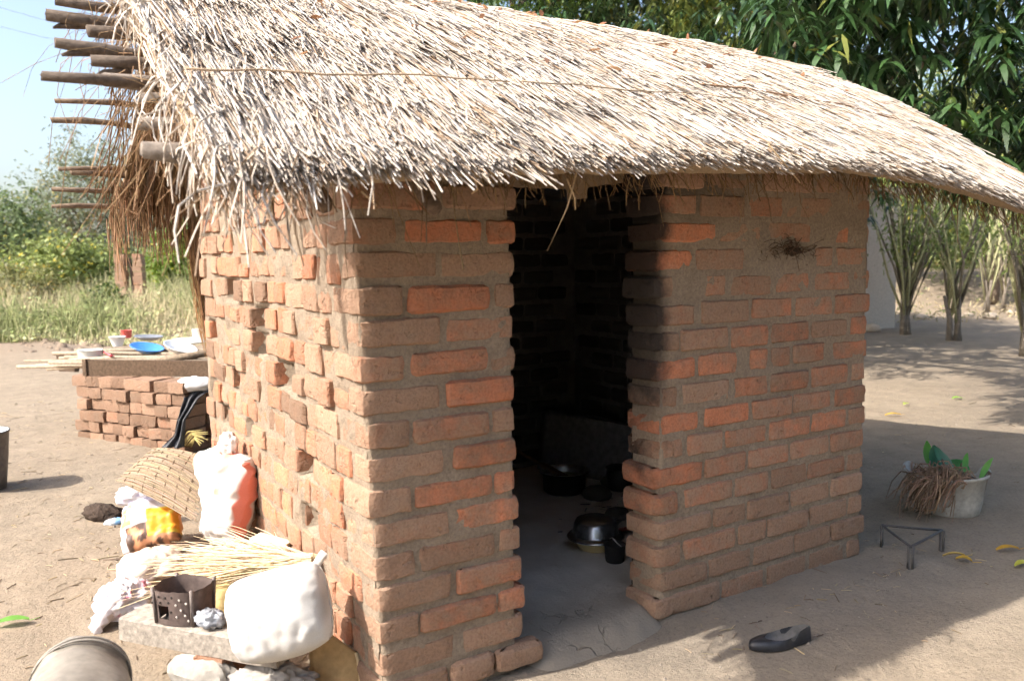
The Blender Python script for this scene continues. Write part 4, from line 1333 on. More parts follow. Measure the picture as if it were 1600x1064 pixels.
# ================================================================ INSIDE THE HUT
def fz(x, y): return floor_z(x, y)
pp = at(897, 773, FZ+.0); pz = fz(pp[0], pp[1])
pot = empty('cooking_pot', (pp[0], pp[1], pz)); tag(pot, 'wide soot black cooking pot with pale porridge on the hut floor', 'pot')
pc = Vector((pp[0], pp[1]+.09, pz))
m = MB(); m.lathe([(.0, .0), (.105, .0), (.115, .008), (.118, .105), (.137, .112), (.137, .117), (.120, .116)], pc, 40, None, (.018, .016, .015)); m.build('body', M_METAL, pot)
m = MB(); m.lathe([(.137, .1175), (.119, .117), (.113, .10), (.108, .02), (.0, .02)], pc, 40, None, (.38, .37, .36)); m.build('inside', M_ALU, pot)
m = MB(); m.lathe([(.0, .085), (.05, .083), (.112, .078), (.112, .07)], pc, 30, None, (.62, .60, .55), .05); m.build('porridge', M_PLAIN, pot)
sp = empty('stirring_stick', pc); tag(sp, 'long wooden stirring paddle resting in the cooking pot', 'spoon')
s0 = Vector(tuple(pc+Vector((-.02, -.01, .095)))); s1 = s0 + Vector((-.24, .27, .17))
m = MB(); m.tube([s0.lerp(s1, .25), s0.lerp(s1, .6), s1], [.010, .011, .010], 7, (.10, .05, .028)); m.build('handle', M_WOODG, sp)
m = MB(); m.box(s0.lerp(s1, .12), (.16, .05, .014), (s1-s0).to_track_quat('X', 'Z').to_matrix(), (.12, .065, .04), .003); m.build('blade', M_WOODG, sp, False)
pp = at(944, 873, FZ-.02); pz = fz(pp[0], pp[1]+.1)
eb = empty('enamel_bowl', (pp[0], pp[1], pz)); tag(eb, 'cream enamel bowl under a shiny metal lid in the doorway', 'bowl')
pc = Vector((pp[0]+.02, pp[1]+.085, pz))
m = MB(); m.lathe([(.0, .0), (.07, .0), (.075, .004), (.105, .048), (.112, .052), (.104, .052)], pc, 36, None, (.72, .58, .30)); m.build('bowl', M_CERAM, eb)
m = MB(); m.lathe([(.125, .050), (.128, .054), (.122, .060), (.108, .064), (.103, .075), (.096, .11), (.085, .130), (.06, .139), (.0, .141)], pc, 44, None, (1, 1, 1)); m.build('lid', M_ALUD, eb)
pp = at(969, 887, FZ-.02); pz = fz(pp[0], pp[1]+.03)
mg = empty('mug', (pp[0], pp[1], pz)); tag(mg, 'small black mug with a bent wire handle beside the enamel bowl', 'mug')
pc = Vector((pp[0], pp[1]+.035, pz))
m = MB(); m.lathe([(.0, .0), (.036, .0), (.039, .004), (.045, .074), (.047, .076), (.043, .074), (.035, .01), (.0, .009)], pc, 28, None, (.016, .016, .017)); m.build('body', M_METAL, mg)
m = MB(); m.tube([pc+Vector((.0, -.043, .076)), pc+Vector((-.01, -.026, .09)), pc+Vector((-.024, -.012, .112)), pc+Vector((-.026, .0, .104))], .0025, 6, (.4, .4, .38)); m.build('wire_handle', M_ALU, mg)
pp = at(984, 768, FZ+.0); pz = fz(pp[0], pp[1])
pc = Vector((pp[0], pp[1]+.07, pz))
bp = empty('black_pot', pc); tag(bp, 'black pot half hidden behind the right door jamb', 'pot')
m = MB(); m.lathe([(.0, .0), (.07, .0), (.08, .01), (.085, .10), (.078, .115), (.09, .122), (.084, .124), (.07, .11), (.0, .03)], pc, 30, None, (.02, .018, .017)); m.build('body', M_METAL, bp)
for s in (-1, 1):
    m = MB(); m.tube([pc+Vector((s*.085, 0, .09)), pc+Vector((s*.105, 0, .10)), pc+Vector((s*.085, 0, .11))], .005, 6, (.02, .018, .017)); m.build('handle', M_METAL, bp)
for i, (px, py, s, lab) in enumerate(((940, 782, .075, 'rounded grey hearth stone nearest the cooking pot'), (972, 812, .06, 'grey hearth stone behind the shiny lidded bowl'), (962, 762, .06, 'dusty hearth stone in front of the black pot'))):
    p = at(px, py, FZ); m = crumple((p[0], p[1]+.04, fz(p[0], p[1])+s*.35), I3, s, s*.8, s*.6, i*3.3+.5, .14, 12, lambda d, q: (.085, .075, .065), -.6, 1.5)
    tag(m.build('hearth_stone', M_PLAIN), lab, 'stone', 'hearth stones')
n = 70
pos = np.empty((n, 3))
for i in range(n):
    p = at(rng.normal(955, 24), rng.normal(798, 16), FZ); pos[i] = (p[0], p[1], fz(p[0], p[1])+.004)
P = np.empty((n, 2, 3)); P[:, 0] = pos; P[:, 1] = pos+rng.normal(0, .025, (n, 3))*np.array([1, 1, .15])
tag(tubes_np('hearth_ash', P, rng.uniform(.001, .004, n), jitcol((.22, .21, .20), n, .7), M_PLAIN), 'burnt twigs and ash scattered on the hearth', 'ash', kind='stuff')
m = MB(); pa, pb2 = at(968, 828, FZ+.03), at(1000, 822, FZ+.03); m.tube([pa, (pa+pb2)/2, pb2], .010, 6, (.30, .04, .03))
tag(m.build('red_handle', M_PLAST), 'red handle poking out behind the right door jamb', 'handle')
# sheet of blackened metal leaning at the back
a, b, c, d = at(812, 695, .19), at(985, 735, .19), None, None
bs_ = empty('metal_sheet', (2.0, 1.8, .2)); tag(bs_, 'blackened metal sheet leaning on the back wall inside the hut', 'metal sheet')
p00, p10 = Vector((1.86, 1.88, FZ)), Vector((2.12, 1.12, FZ)); p01, p11 = Vector((1.94, 1.93, FZ+.36)), Vector((2.18, 1.14, FZ+.32))
m = MB(); m.grid(lambda u, v: tuple(p00.lerp(p10, u).lerp(p01.lerp(p11, u), v)+Vector((.010*nz(u*4, v*4, 1), .0, 0))), 16, 10, (.22, .215, .22)); ob = m.build('sheet', M_METAL, bs_); md = ob.modifiers.new('t', 'SOLIDIFY'); md.thickness = .004
m = MB(); m.tube([p01, p01.lerp(p11, .5), p11], .006, 6, (.06, .055, .05)); m.build('folded_rim', M_METAL, bs_)

# nest of straw in the wall hole
nc = on_front(1232, 385, -.0); n = 170
P = np.empty((n, 4, 3))
for i in range(n):
    p0 = nc+np.array([rng.normal(0, .06), rng.uniform(-.012, .03), rng.normal(-.012, .016)]); d = rng.normal(0, 1, 3)*np.array([1, .3, .28]); d /= np.linalg.norm(d); c = rng.normal(0, .012, 3)
    for k in range(4): P[i, k] = p0+d*.06*k/3+c*math.sin(k)
nst = empty('straw_nest', nc); tag(nst, 'dark tangle of straw stuffed in a gap high on the front wall', 'nest')
tubes_np('straw', P, rng.uniform(.0009, .0018, n), jitcol((.10, .06, .035), n, .4), M_STRAW, nst, 3)['kind'] = 'stuff'
m = crumple(nc+np.array([0, .02, -.02]), I3, .06, .022, .02, 3, .3, 10, lambda d, p: (.05, .035, .025), -2); m.build('packing', M_PLAIN, nst)

# ================================================================ THINGS ON THE RIGHT
# iron cooking trivet
tp = empty('iron_trivet', at(1422, 860, GR)); tag(tp, 'three legged iron cooking trivet on the ground by the wall end', 'trivet')
T = []
for (px, py) in ((1377, 862), (1471, 858), (1422, 890)):
    p = at(px, py, GR); p[2] = zg(p[0], p[1])-.004; T.append(Vector(p))
Hh = .105
tops = [p+Vector((0, 0, Hh)) for p in T]
cen = (tops[0]+tops[1]+tops[2])/3
for i in range(3):
    a, b = tops[i], tops[(i+1) % 3]
    m = MB(); mid = (a+b)/2 + Vector((.004, .003, -.003)); m.tube([a, mid, b], .0058, 7, (.06, .055, .055)); m.build('bar', M_METAL, tp)
    o_ = (T[i]-cen); o_.z = 0; o_.normalize(); sd2 = Vector((-o_.y, o_.x, 0))*.009
    m = MB(); t0 = tops[i]; m.tube([t0-sd2, T[i]-sd2*.9+Vector((0, 0, .008)), T[i]+Vector((0, 0, .002)), T[i]+sd2*.9+Vector((0, 0, .008)), t0+sd2], .0055, 7, (.07, .065, .062)); m.build('leg', M_METAL, tp)

# broken enamel pot used as planter
pc = at(1498, 803, GR); pc[2] = zg(pc[0], pc[1])
pc = Vector((pc[0]+.05, pc[1]+.10, pc[2]))
pl = empty('pot_planter', pc); tag(pl, 'old chipped whitish pot planted with green shoots and withered leaves', 'planter')
def potcol(x, y, z):
    n_ = fbm(x*13, y*13, z*17, 3)
    if n_ > .30 and z > pc.z+.08: return (.16, .095, .06)
    if n_ < -.5: return (.30, .17, .10)
    g = .40+.10*n_
    return (g, g*.97, g*.88)
m = MB(); m.lathe([(.0, .0), (.15, -.01), (.165, .004), (.18, .06), (.198, .20), (.21, .208), (.212, .222), (.20, .222), (.19, .20), (.185, .17), (.0, .17)], pc, 48, rot_about('Y', -3), (1, 1, 1), .05, 1)
keep = []
for f in m.f:
    keep.append(f)
m.c = [potcol(*p) for p in m.v]
# the rim is broken away at the back right
m.v = [(x, y, z-(.07*sm(.1, .5, fbm(x*5, y*5, 2, 2)+.55*((x-pc.x)*.9+(y-pc.y)*.35)/.2) if z > pc.z+.19 else 0)) for x, y, z in m.v]
m.build('pot', M_PLAIN, pl)
m = MB(); m.lathe([(.0, .185), (.10, .182), (.186, .168), (.186, .15)], pc, 30, None, (.10, .075, .055), .08); m.build('soil', M_PLAIN, pl)
def blade(px, py, px2, py2, w, colr, dep=0.0):
    a = at(px, py, pc.z+.19); d1 = (a-CAM); b = CAM+ray(px2, py2)*(np.dot(d1, _f)+dep)
    m = MB(); ax = Vector(b-a); sdv = ax.cross(Vector(_f)).normalized()
    vs_, fs = [], []
    for k in range(8):
        t = k/7; wd = w*(math.sin(math.pi*min(1, t*.92+.06))**.8)*.5
        c_ = Vector(a)+ax*t+Vector(BC)*.03*math.sin(t*2)
        fold = Vector(_f)*(wd*.35)
        vs_ += [tuple(c_-sdv*wd-fold), tuple(c_), tuple(c_+sdv*wd-fold)]
    for k in range(7): fs += [(k*3, k*3+1, k*3+4, k*3+3), (k*3+1, k*3+2, k*3+5, k*3+4)]
    m.add(vs_, fs, colr); return m.build('leaf', M_LEAFG, pl)
blade(1453, 730, 1452, 690, .055, (.10, .30, .05)); blade(1470, 735, 1462, 697, .09, (.035, .15, .08)); blade(1492, 742, 1464, 700, .06, (.035, .15, .085), .05)
blade(1484, 720, 1520, 748, .10, (.05, .24, .07)); blade(1507, 738, 1516, 709, .035, (.10, .32, .06)); blade(1530, 750, 1556, 717, .035, (.14, .36, .08)); blade(1480, 725, 1510, 728, .05, (.045, .2, .06))
n = 280
P = np.empty((n, 7, 3))
for i in range(n):
    w0 = pc+Vector((-.10+rng.normal(0, .05), -.06+rng.normal(0, .05), .20+rng.normal(0, .012)))
    ext = rng.uniform(.07, .19); dr = rng.uniform(.10, .21); lat = rng.normal(0, .30); b = rng.normal(0, .034)
    for k in range(7):
        t = k/6
        q = np.array(w0)+(-np.array(RC)*(1) + np.array(BC)*(lat-.1))*ext*t + np.array([0, 0, .04*math.sin(t*2.2)-dr*t*t*1.05]) + np.array(BC)*b*math.sin(t*5+i)+np.array([0, 0, b*.7*math.sin(t*7)])
        q[2] = max(q[2], zg(q[0], q[1])+.004)
        P[i, k] = q
tubes_np('withered_leaves', P, rng.uniform(.0015, .0048, n), jitcol((.27, .18, .12), n, .4), M_STRAW, pl, 4, [.6, 1, 1, 1, 1, .8, .5])['kind'] = 'stuff'

# lost black shoe
sh_c = at(1219, 1006, GR); sh_c[2] = zg(sh_c[0], sh_c[1])+.004
sh = empty('shoe', sh_c); tag(sh, 'single worn black slip-on shoe lying in front of the hut', 'shoe')
toe, heel = at(1178, 1010, GR), at(1262, 997, GR)
ld = Vector(heel-toe); ld.z = 0; Ls = .245; ld.normalize(); sd3 = Vector((-ld.y, ld.x, 0))
def outline(q, k=1.0):                    # q 0..1 round the sole, toe at 0
    a = 2*math.pi*q; x = -math.cos(a); y = math.sin(a)
    w = .040+.004*math.cos(math.pi*(x+.4)) - .010*sm(-.1, .7, x)
    return Vector((x*Ls/2*k, y*w*k, 0))
NQ = 40
rings = []
def hgt(x): return .034+.026*sm(-.2, 1.0, x/(Ls/2))
for (kind, k, zz) in (('o', .93, .0), ('o', 1.0, .004), ('o', 1.01, .016), ('o', .985, 'h'), ('i', 1.0, 'h'), ('i', .97, .5), ('i', .9, .014), ('i', .0, .014)):
    rg = []
    for i in range(NQ):
        p = outline(i/NQ, k if kind == 'o' else 1)
        if kind == 'i': p = Vector((p.x*.70*k+.026, p.y*.86*k, 0))
        hh_ = hgt(p.x)
        z = hh_*(1 if kind == 'o' else (1.02 if zz == 'h' else .5)) if not isinstance(zz, float) or zz == .5 else zz
        if kind == 'o' and zz == 'h': z = hh_*.88
        rg.append(tuple(Vector(sh_c)+ld*p.x+sd3*p.y+Vector((0, 0, z))))
    rings.append(rg)
m = MB(); vs_ = [p for rg in rings for p in rg]
fs = [(j*NQ+i, j*NQ+(i+1) % NQ, (j+1)*NQ+(i+1) % NQ, (j+1)*NQ+i) for j in range(4) for i in range(NQ)]
m.add(vs_[:5*NQ], [f[::-1] for f in fs], (.030, .032, .038)); m.build('upper', simple('worn_black_leather', (.028, .030, .036), .42, .5, 0, 30, .5, .3, .003), sh)
m = MB(); m.add(vs_[4*NQ:], [((j)*NQ+i, (j)*NQ+(i+1) % NQ, (j+1)*NQ+(i+1) % NQ, (j+1)*NQ+i)[::-1] for j in range(3) for i in range(NQ)], (.16, .155, .15)); m.build('insole', M_PLAIN, sh)

# fallen leaves
def fallen(px, py, L, W, colr, ang, label):
    p = at(px, py+4, GR if px > 500 else .125); p[2] = zg(p[0], p[1])+.012
    d = RC*math.cos(ang)+BC*math.sin(ang); s = Vector((-d.y, d.x, 0)); m = MB(); vs_, fs = [], []
    for k in range(7):
        t = k/6; w = W*.5*math.sin(math.pi*min(1, t*.94+.04))**.8
        c_ = Vector(p)+d*(t-.5)*L+Vector((0, 0, .012*math.sin(t*3)))
        vs_ += [tuple(c_-s*w+Vector((0, 0, .006))), tuple(c_), tuple(c_+s*w+Vector((0, 0, .008)))]
    for k in range(6): fs += [(k*3, k*3+1, k*3+4, k*3+3), (k*3+1, k*3+2, k*3+5, k*3+4)]
    m.add(vs_, fs, colr)
    m.tube([Vector(p)+d*.5*L, Vector(p)+d*(.5*L+.035)+Vector((0, 0, .006))], .0015, 5, colr)
    return tag(m.build('fallen_leaf', M_LEAF), label, 'leaf', 'fallen leaves on the yard')
fallen(1574, 857, .11, .035, (.62, .36, .04), .1, 'yellow orange fallen leaf right of the trivet, nearest the right edge above')
fallen(1506, 872, .065, .04, (.62, .40, .06), -.6, 'small yellow fallen leaf just right of the iron trivet')
fallen(1490, 865, .10, .012, (.60, .42, .12), .0, 'thin straw yellow leaf blade touching the small yellow leaf')
fallen(1598, 880, .09, .035, (.50, .50, .06), .3, 'yellow green fallen leaf at the right edge of the yard')
fallen(1495, 620, .10, .04, (.22, .45, .04), .2, 'bright green fallen leaf in the shaded yard behind the planter')
fallen(1395, 646, .14, .04, (.60, .38, .06), .1, 'yellow fallen leaf in the sunlit strip beside the wall end')
fallen(1415, 630, .10, .04, (.42, .48, .10), .8, 'pale green fallen leaf beyond the sunlit strip by the wall')
m_ = fallen(18, 975, .12, .045, (.16, .36, .06), .35, 'curled green leaf with brown tip on sunny earth at the left edge')

# scraps, twigs and pebbles on the earth
n = 1100
P = np.empty((n, 3, 3))
for i in range(n):
    if i < 700: x, y = rng.uniform(-1.6, 0.0), rng.uniform(.4, 7)
    elif i < 860: x, y = rng.normal(-.45, .12), rng.normal(1.7, .5)
    elif i < 940: x, y = rng.uniform(1.0, 2.9), rng.normal(-.22, .25)
    else: x, y = rng.uniform(1.1, 7), rng.uniform(-1.0, 4)
    if 0 < x < 2.36 and 0 < y < 2.1: y = -.2
    L = rng.uniform(.008, .05) if rng.random() > .06 else rng.uniform(.06, .16); a = rng.uniform(0, 6.28)
    for k in range(3):
        xx, yy = x+math.cos(a)*L*k/2, y+math.sin(a)*L*k/2
        P[i, k] = (xx, yy, zg(xx, yy)+.002+.0015*(k == 1))
cc = np.where(rng.random((n, 1)) < .55, jitcol((.42, .33, .21), n, .35), jitcol((.18, .135, .095), n, .4))
tag(tubes_np('ground_litter', P, rng.uniform(.0006, .0022, n), cc, M_PLAIN, None, 4), 'scattered twigs, straw bits and chips on the earth', 'litter', kind='stuff')

# ================================================================ TREES, SHRUBS, FIELD
def branch_paths(base, top, n, spread, seed, r0, K=6):
    """limbs leaving a stem"""
    rr = random.Random(seed); out = []
    base, top = Vector(base), Vector(top)
    for i in range(n):
        t = rr.uniform(.25, .95); p0 = base.lerp(top, t)
        a = rr.uniform(0, 6.283); d = Vector((math.cos(a), math.sin(a), rr.uniform(.15, .9)))*spread*rr.uniform(.5, 1)
        pts = [p0+d*(k/(K-1))+Vector((rr.uniform(-.06, .06), rr.uniform(-.06, .06), rr.uniform(-.04, .04)))*spread*(k > 0) for k in range(K)]
        out.append((pts, [r0*(1-.8*k/(K-1)) for k in range(K)]))
    return out
def tree(name, label, cat, base, crown_c, crown_r, n_clump, per, leaf_L, leaf_W, base_col, seed, trunk_r=.15, group=None, mat=None, limbs=10, droop=.3, clump_r=.35, trunk_col=(.17, .13, .10), down=.0, hollow=.55, amt=.3, stems=1):
    global rng
    keep = rng; rng = np.random.default_rng(seed)
    t = empty(name, base); tag(t, label, cat, group)
    cc = Vector(crown_c); b = Vector(base)
    for s in range(stems):
        off = Vector((rng.normal(0, .25), rng.normal(0, .25), 0))*(stems > 1)
        m = MB(); K = 8; topp = cc+Vector((rng.normal(0, .2)*crown_r[0], rng.normal(0, .2)*crown_r[1], .1*crown_r[2]))
        pts = [b.lerp(topp, k/(K-1))+off*(k/(K-1))*3+Vector((rng.normal(0, .05), rng.normal(0, .05), 0))*crown_r[0]*(k > 0) for k in range(K)]
        m.tube(pts, [trunk_r*(1.15-.8*k/(K-1)) for k in range(K)], 9, trunk_col)
        m.build('trunk' if s == 0 else 'stem', M_BARK, t)
    for i, (pts, rad) in enumerate(branch_paths(pts[2], pts[-1], limbs, min(crown_r[0], crown_r[1])*.9, seed, trunk_r*.4)):
        m = MB(); m.tube(pts, rad, 6, trunk_col); m.build('limb', M_BARK, t)
    d = rng.normal(0, 1, (n_clump, 3)); d /= np.linalg.norm(d, axis=1, keepdims=True)
    r = hollow + (1-hollow)*rng.random(n_clump)**.6
    lob = np.array([1+.28*noise.noise((q[0]*2.1+seed, q[1]*2.1, q[2]*2.1))*1.6 for q in d])
    cen = np.array(cc)+d*r[:, None]*np.array(crown_r)*lob[:, None]
    N = n_clump*per
    cidx = np.repeat(np.arange(n_clump), per)
    ld = rng.normal(0, 1, (N, 3)); ld[:, 2] = ld[:, 2]*.5-down; ld /= np.linalg.norm(ld, axis=1, keepdims=True)
    pos = cen[cidx]+rng.normal(0, 1, (N, 3))*clump_r*rng.random((N, 1))
    pos[:, 2] = np.maximum(pos[:, 2], b.z+.03)
    tone = rng.uniform(1-amt, 1+amt, n_clump)
    cols = np.array(base_col)[None]*tone[cidx][:, None]*(1+rng.uniform(-.2, .2, (N, 1)))
    yel = rng.random(N) < .06
    cols[yel] = cols[yel]*np.array([2.2, 1.5, .8])
    leaves_np('crown', pos, ld, rng.normal(0, .6, (N, 3))+np.array([0, 0, 1.]), rng.uniform(.6, 1.25, N)*leaf_L, rng.uniform(.7, 1.2, N)*leaf_W, np.clip(cols, 0, 1), mat or M_LEAF, t, droop)
    rng = keep
    return t
def V3(p): return tuple(float(q) for q in p)
def ground_at(px, dist):
    p = far(px, 420, dist); p[2] = zg(p[0], p[1]); return p

# --- left background
def ltree(px, dist, z0, z1, width, label, nclump, per, Lf, Wf, colr, seed, name='tree', cat='tree', **kw):
    b = ground_at(px, dist); zc = (z0+z1)/2
    return tree(name, label, cat, V3(b), (b[0], b[1], zc), (width/2, width/2, (z1-z0)/2), nclump, per, Lf, Wf, colr, seed, **kw)
ltree(150, 46, .8, 8.6, 6.6, 'tall thin crowned tree in the left distance below the pole ends', 480, 26, .24, .085, (.20, .225, .135), 21, trunk_r=.16, limbs=16, clump_r=.55, hollow=.35)
ltree(20, 40, .4, 5.4, 4.2, 'green tree at the far left edge of the field', 260, 24, .24, .09, (.16, .22, .09), 22, trunk_r=.13, clump_r=.5, hollow=.3)
ltree(55, 60, .2, 5.6, 6.5, 'darker bushy tree between the two left background trees', 260, 22, .3, .12, (.13, .165, .095), 23, trunk_r=.2, clump_r=.7)
ltree(255, 52, .2, 6.8, 6.0, 'grey green tree half hidden behind the left end of the hut', 280, 24, .28, .1, (.17, .205, .11), 24, trunk_r=.2, clump_r=.6)
ltree(-60, 55, .2, 6.0, 8.0, 'broad tree just outside the left edge of the field', 240, 20, .3, .12, (.10, .14, .06), 25, trunk_r=.2, clump_r=.7)
ltree(110, 28, .1, 2.6, 4.0, 'broad yellow green bush in the middle of the weedy field', 330, 22, .17, .10, (.26, .31, .10), 26, name='bush', cat='bush', trunk_r=.04, stems=4, clump_r=.35, hollow=.3)
ltree(290, 24, .1, 2.7, 2.2, 'bright green leafy bush beside the left wall end', 200, 22, .17, .09, (.19, .27, .05), 27, name='bush', cat='bush', trunk_r=.03, stems=3, clump_r=.28, hollow=.3)
ltree(160, 20, .1, 1.0, .85, 'small dark green bush standing in the tall grass', 90, 20, .11, .05, (.10, .14, .04), 28, name='bush', cat='bush', trunk_r=.02, stems=3, clump_r=.14, hollow=.2)
ltree(290, 34, .1, 3.2, 3.4, 'olive bush behind the bright green bush by the hut', 200, 22, .2, .1, (.18, .22, .09), 29, name='bush', cat='bush', trunk_r=.04, stems=3, clump_r=.4, hollow=.3)
ltree(20, 24, .1, 1.5, 2.6, 'low dry bush at the left edge of the weedy field', 160, 20, .13, .06, (.24, .24, .09), 30, name='bush', cat='bush', trunk_r=.02, stems=3, clump_r=.25, hollow=.2)
# old brick gate pillars
gp = empty('brick_pillars', V3(ground_at(203, 22))); tag(gp, 'pair of pale brick pillars standing among the far bushes', 'pillars')
for dx_, w in ((-.22, .26), (.24, .24)):
    p = ground_at(203, 22)+np.array(RC)*dx_
    m = MB()
    for i in range(14):
        m.box((p[0]+rnd.uniform(-.01, .01), p[1], p[2]+.06+i*.118), (w+rnd.uniform(-.02, .02), w, .108), I3, (.1+rnd.uniform(-.3, .3), 0, 1.15), .008)
    m.build('pillar', M_BRICK_S, gp, False)
m = MB(); p = ground_at(203, 22)+np.array(RC)*.02; m.tube([p, p+np.array([.03, 0, .9]), p+np.array([-.02, .0, 1.55])], [.05, .04, .045], 7, (.08, .06, .05)); m.build('post', M_BARK, gp)

# --- weedy field and grass (left)
n = 19000
dist = 13.8+rng.random(n)**1.35*36
pxs_ = rng.uniform(-160, 420, n)
base = np.empty((n, 3))
for i in range(n):
    p = far(pxs_[i], 420, dist[i]); base[i] = (p[0], p[1], zg(p[0], p[1])-.02)
pat = np.array([fbm(q[0]*.25, q[1]*.25, 1.5, 2) for q in base])
H = (.42+.70*np.clip(pat+.45, 0, 1.2))*rng.uniform(.6, 1.35, n)*np.clip((dist-13)/6.5+.35*pat, .12, 1.1)
lean_ = rng.normal(0, .22, (n, 2))
P = np.empty((n, 4, 3))
for k in range(4):
    t = k/3
    P[:, k, 0] = base[:, 0]+lean_[:, 0]*H*t*t; P[:, k, 1] = base[:, 1]+lean_[:, 1]*H*t*t; P[:, k, 2] = base[:, 2]+H*t
g_ = np.clip(pat*1.2+.5+rng.normal(0, .22, n), 0, 1)[:, None]
g_ = np.clip(g_*1.5-.45, 0, 1)
cols = g_*np.array([[.40, .43, .20]])+(1-g_)*np.array([[.70, .61, .41]])
cols *= rng.uniform(.7, 1.25, (n, 1))
tag(tubes_np('tall_grass', P, rng.uniform(.006, .013, n), cols, M_GRASS, None, 3, [1, .9, .7, .3]), 'tall green and straw coloured grass in the field', 'grass', kind='stuff')
n = 12000
ii = rng.integers(0, 19000, n)
pos = base[ii]+rng.normal(0, .10, (n, 3)); pos[:, 2] = base[ii, 2]+H[ii]*rng.uniform(.15, 1.0, n)
d = rng.normal(0, 1, (n, 3)); d[:, 2] = np.abs(d[:, 2])*.4
gg = np.clip(pat[ii]*1.2+.7, 0, 1)[:, None]
cols = (gg*np.array([[.36, .42, .17]])+(1-gg)*np.array([[.56, .51, .29]]))*rng.uniform(.7, 1.3, (n, 1))
tag(leaves_np('weeds', pos, d, np.tile([0, 0, 1.], (n, 1))+rng.normal(0, .5, (n, 3)), rng.uniform(.06, .14, n), rng.uniform(.03, .07, n), cols, M_LEAF), 'leafy weeds growing through the tall grass', 'weeds', kind='stuff')
# clods of turned soil in front of the grass
m = MB(); R3 = random.Random(8)
for i in range(420):
    p = far(R3.uniform(-120, 380), 420, R3.uniform(12.5, 19)); z = zg(p[0], p[1]); s = R3.uniform(.015, .06)*(1 if R3.random() < .88 else 1.7)
    vs_ = []
    for (a, b_, c_) in ((-1, -1, 0), (1, -1, 0), (1, 1, 0), (-1, 1, 0), (-.6, -.6, .8), (.65, -.55, .9), (.6, .7, .7), (-.65, .6, .85)):
        vs_.append((p[0]+a*s*R3.uniform(.7, 1.2), p[1]+b_*s*R3.uniform(.7, 1.2), z-.01+c_*s*R3.uniform(.6, 1.1)))
    g = R3.uniform(.7, 1.2)
    m.add(vs_, [(0, 1, 5, 4), (1, 2, 6, 5), (2, 3, 7, 6), (3, 0, 4, 7), (4, 5, 6, 7)], (.25*g, .19*g, .14*g))
tag(m.build('soil_clods', M_PLAIN, None, True), 'clods of turned brown soil at the edge of the field', 'soil', kind='stuff')
# overhead wires
for (a, b, za, lab) in (((0, 10), (310, 92), 30, 'upper thin overhead wire crossing the sky at the top left'), ((0, 40), (310, 110), 32, 'lower thin overhead wire crossing the sky at the top left')):
    p0 = far(a[0]-(b[0]-a[0]), a[1]-(b[1]-a[1])*1.0, za); p1 = far(b[0], b[1], za)
    p1 = p1+(p1-p0)*1.0
    pts = [p0+(p1-p0)*k/12+np.array([0, 0, -.25*math.sin(math.pi*k/12)+.12]) for k in range(13)]
    m = MB(); m.tube(pts, .008, 5, (.16, .16, .17)); tag(m.build('overhead_wire', M_PLAIN), lab, 'wire', 'overhead wires')

# --- mango tree behind the hut on the right
mt = empty('mango_tree', (6.4, 6.6, .1)); tag(mt, 'large dark mango tree with drooping leaves behind the hut', 'tree')
m = MB(); m.tube([(6.4, 6.6, 0), (6.35, 6.5, .7), (6.2, 6.4, 1.5), (6.1, 6.2, 2.3), (6.2, 6.0, 3.4)], [.30, .25, .23, .21, .15], 12, (.12, .10, .085)); m.build('trunk', M_BARK, mt)
lim = [((6.1, 6.2, 2.2), far(1300, 90, 7.6), far(1240, 60, 7.0)), ((6.1, 6.2, 2.3), far(1470, 70, 7.4), far(1580, 45, 6.9)), ((6.2, 6.0, 3.0), far(1420, -60, 7.5), far(1560, -120, 7)), ((6.2, 6.0, 3.0), (5.0, 7.5, 4.2), (4.2, 8.4, 4.6)), ((6.2, 6.0, 3.2), (7.4, 6.8, 4.2), (8.6, 7.4, 4.3)), ((6.1, 6.2, 2.2), (6.9, 5.4, 2.9), (7.6, 4.2, 3.1))]
for i, (a, b, c) in enumerate(lim):
    a, b, c = [np.array(q, float) for q in (a, b, c)]
    pts = [a*(1-t)**2+2*b*t*(1-t)+c*t*t+rng.normal(0, .03, 3)*(t > 0) for t in np.linspace(0, 1, 8)]
    m = MB(); m.tube(pts, [.095*(1-.7*k/7) for k in range(8)], 8, (.22, .165, .125)); m.build('limb', M_BARK, mt)
# leaf whorls: drooping lance leaves round twig ends
rngk = rng; rng = np.random.default_rng(77)
cen = []
while len(cen) < 1500:
    # crown volume: a wide umbrella behind and right of the hut
    x = rng.normal(7.0, 2.3); y = rng.normal(6.3, 2.2); z = rng.uniform(1.9, 6.0)
    q = ((x-7.0)/4.2)**2+((y-6.3)/4.0)**2+((z-3.6)/2.4)**2
    if q > 1.0: continue
    if rng.random() > .25+.75*q: continue
    cen.append((x, y, z))
k = 0
while k < 880:                       # the near curtain of leaves above the roof slope
    px = rng.uniform(1190, 1760); dd = rng.uniform(5.2, 7.4)
    lo = np.interp(px, [1190, 1300, 1420, 1520, 1600, 1760], [110, 140, 210, 290, 250, 330])+rng.normal(0, 22)
    py = rng.uniform(-230, lo)
    if 1400 < px < 1600 and 20 < py < 110 and rng.random() < .45: continue
    cen.append(tuple(far(px, py, dd))); k += 1
cen = np.array(cen); per = 11; nC = len(cen); N = nC*per
ci = np.repeat(np.arange(nC), per)
ang = np.tile(np.arange(per)*2*math.pi/per, nC)+np.repeat(rng.uniform(0, 6.28, nC), per)+rng.normal(0, .3, N)
dr = rng.uniform(-.95, .25, N)
d = np.stack([np.cos(ang), np.sin(ang), dr], axis=1)
pos = cen[ci]+rng.normal(0, .035, (N, 3))
tone = rng.uniform(.7, 1.3, nC)[ci][:, None]
cols = np.array([[.040, .085, .026]])*tone*(1+rng.uniform(-.25, .25, (N, 1)))
y_ = rng.random(N) < .03; cols[y_] = np.array([.20, .22, .05])
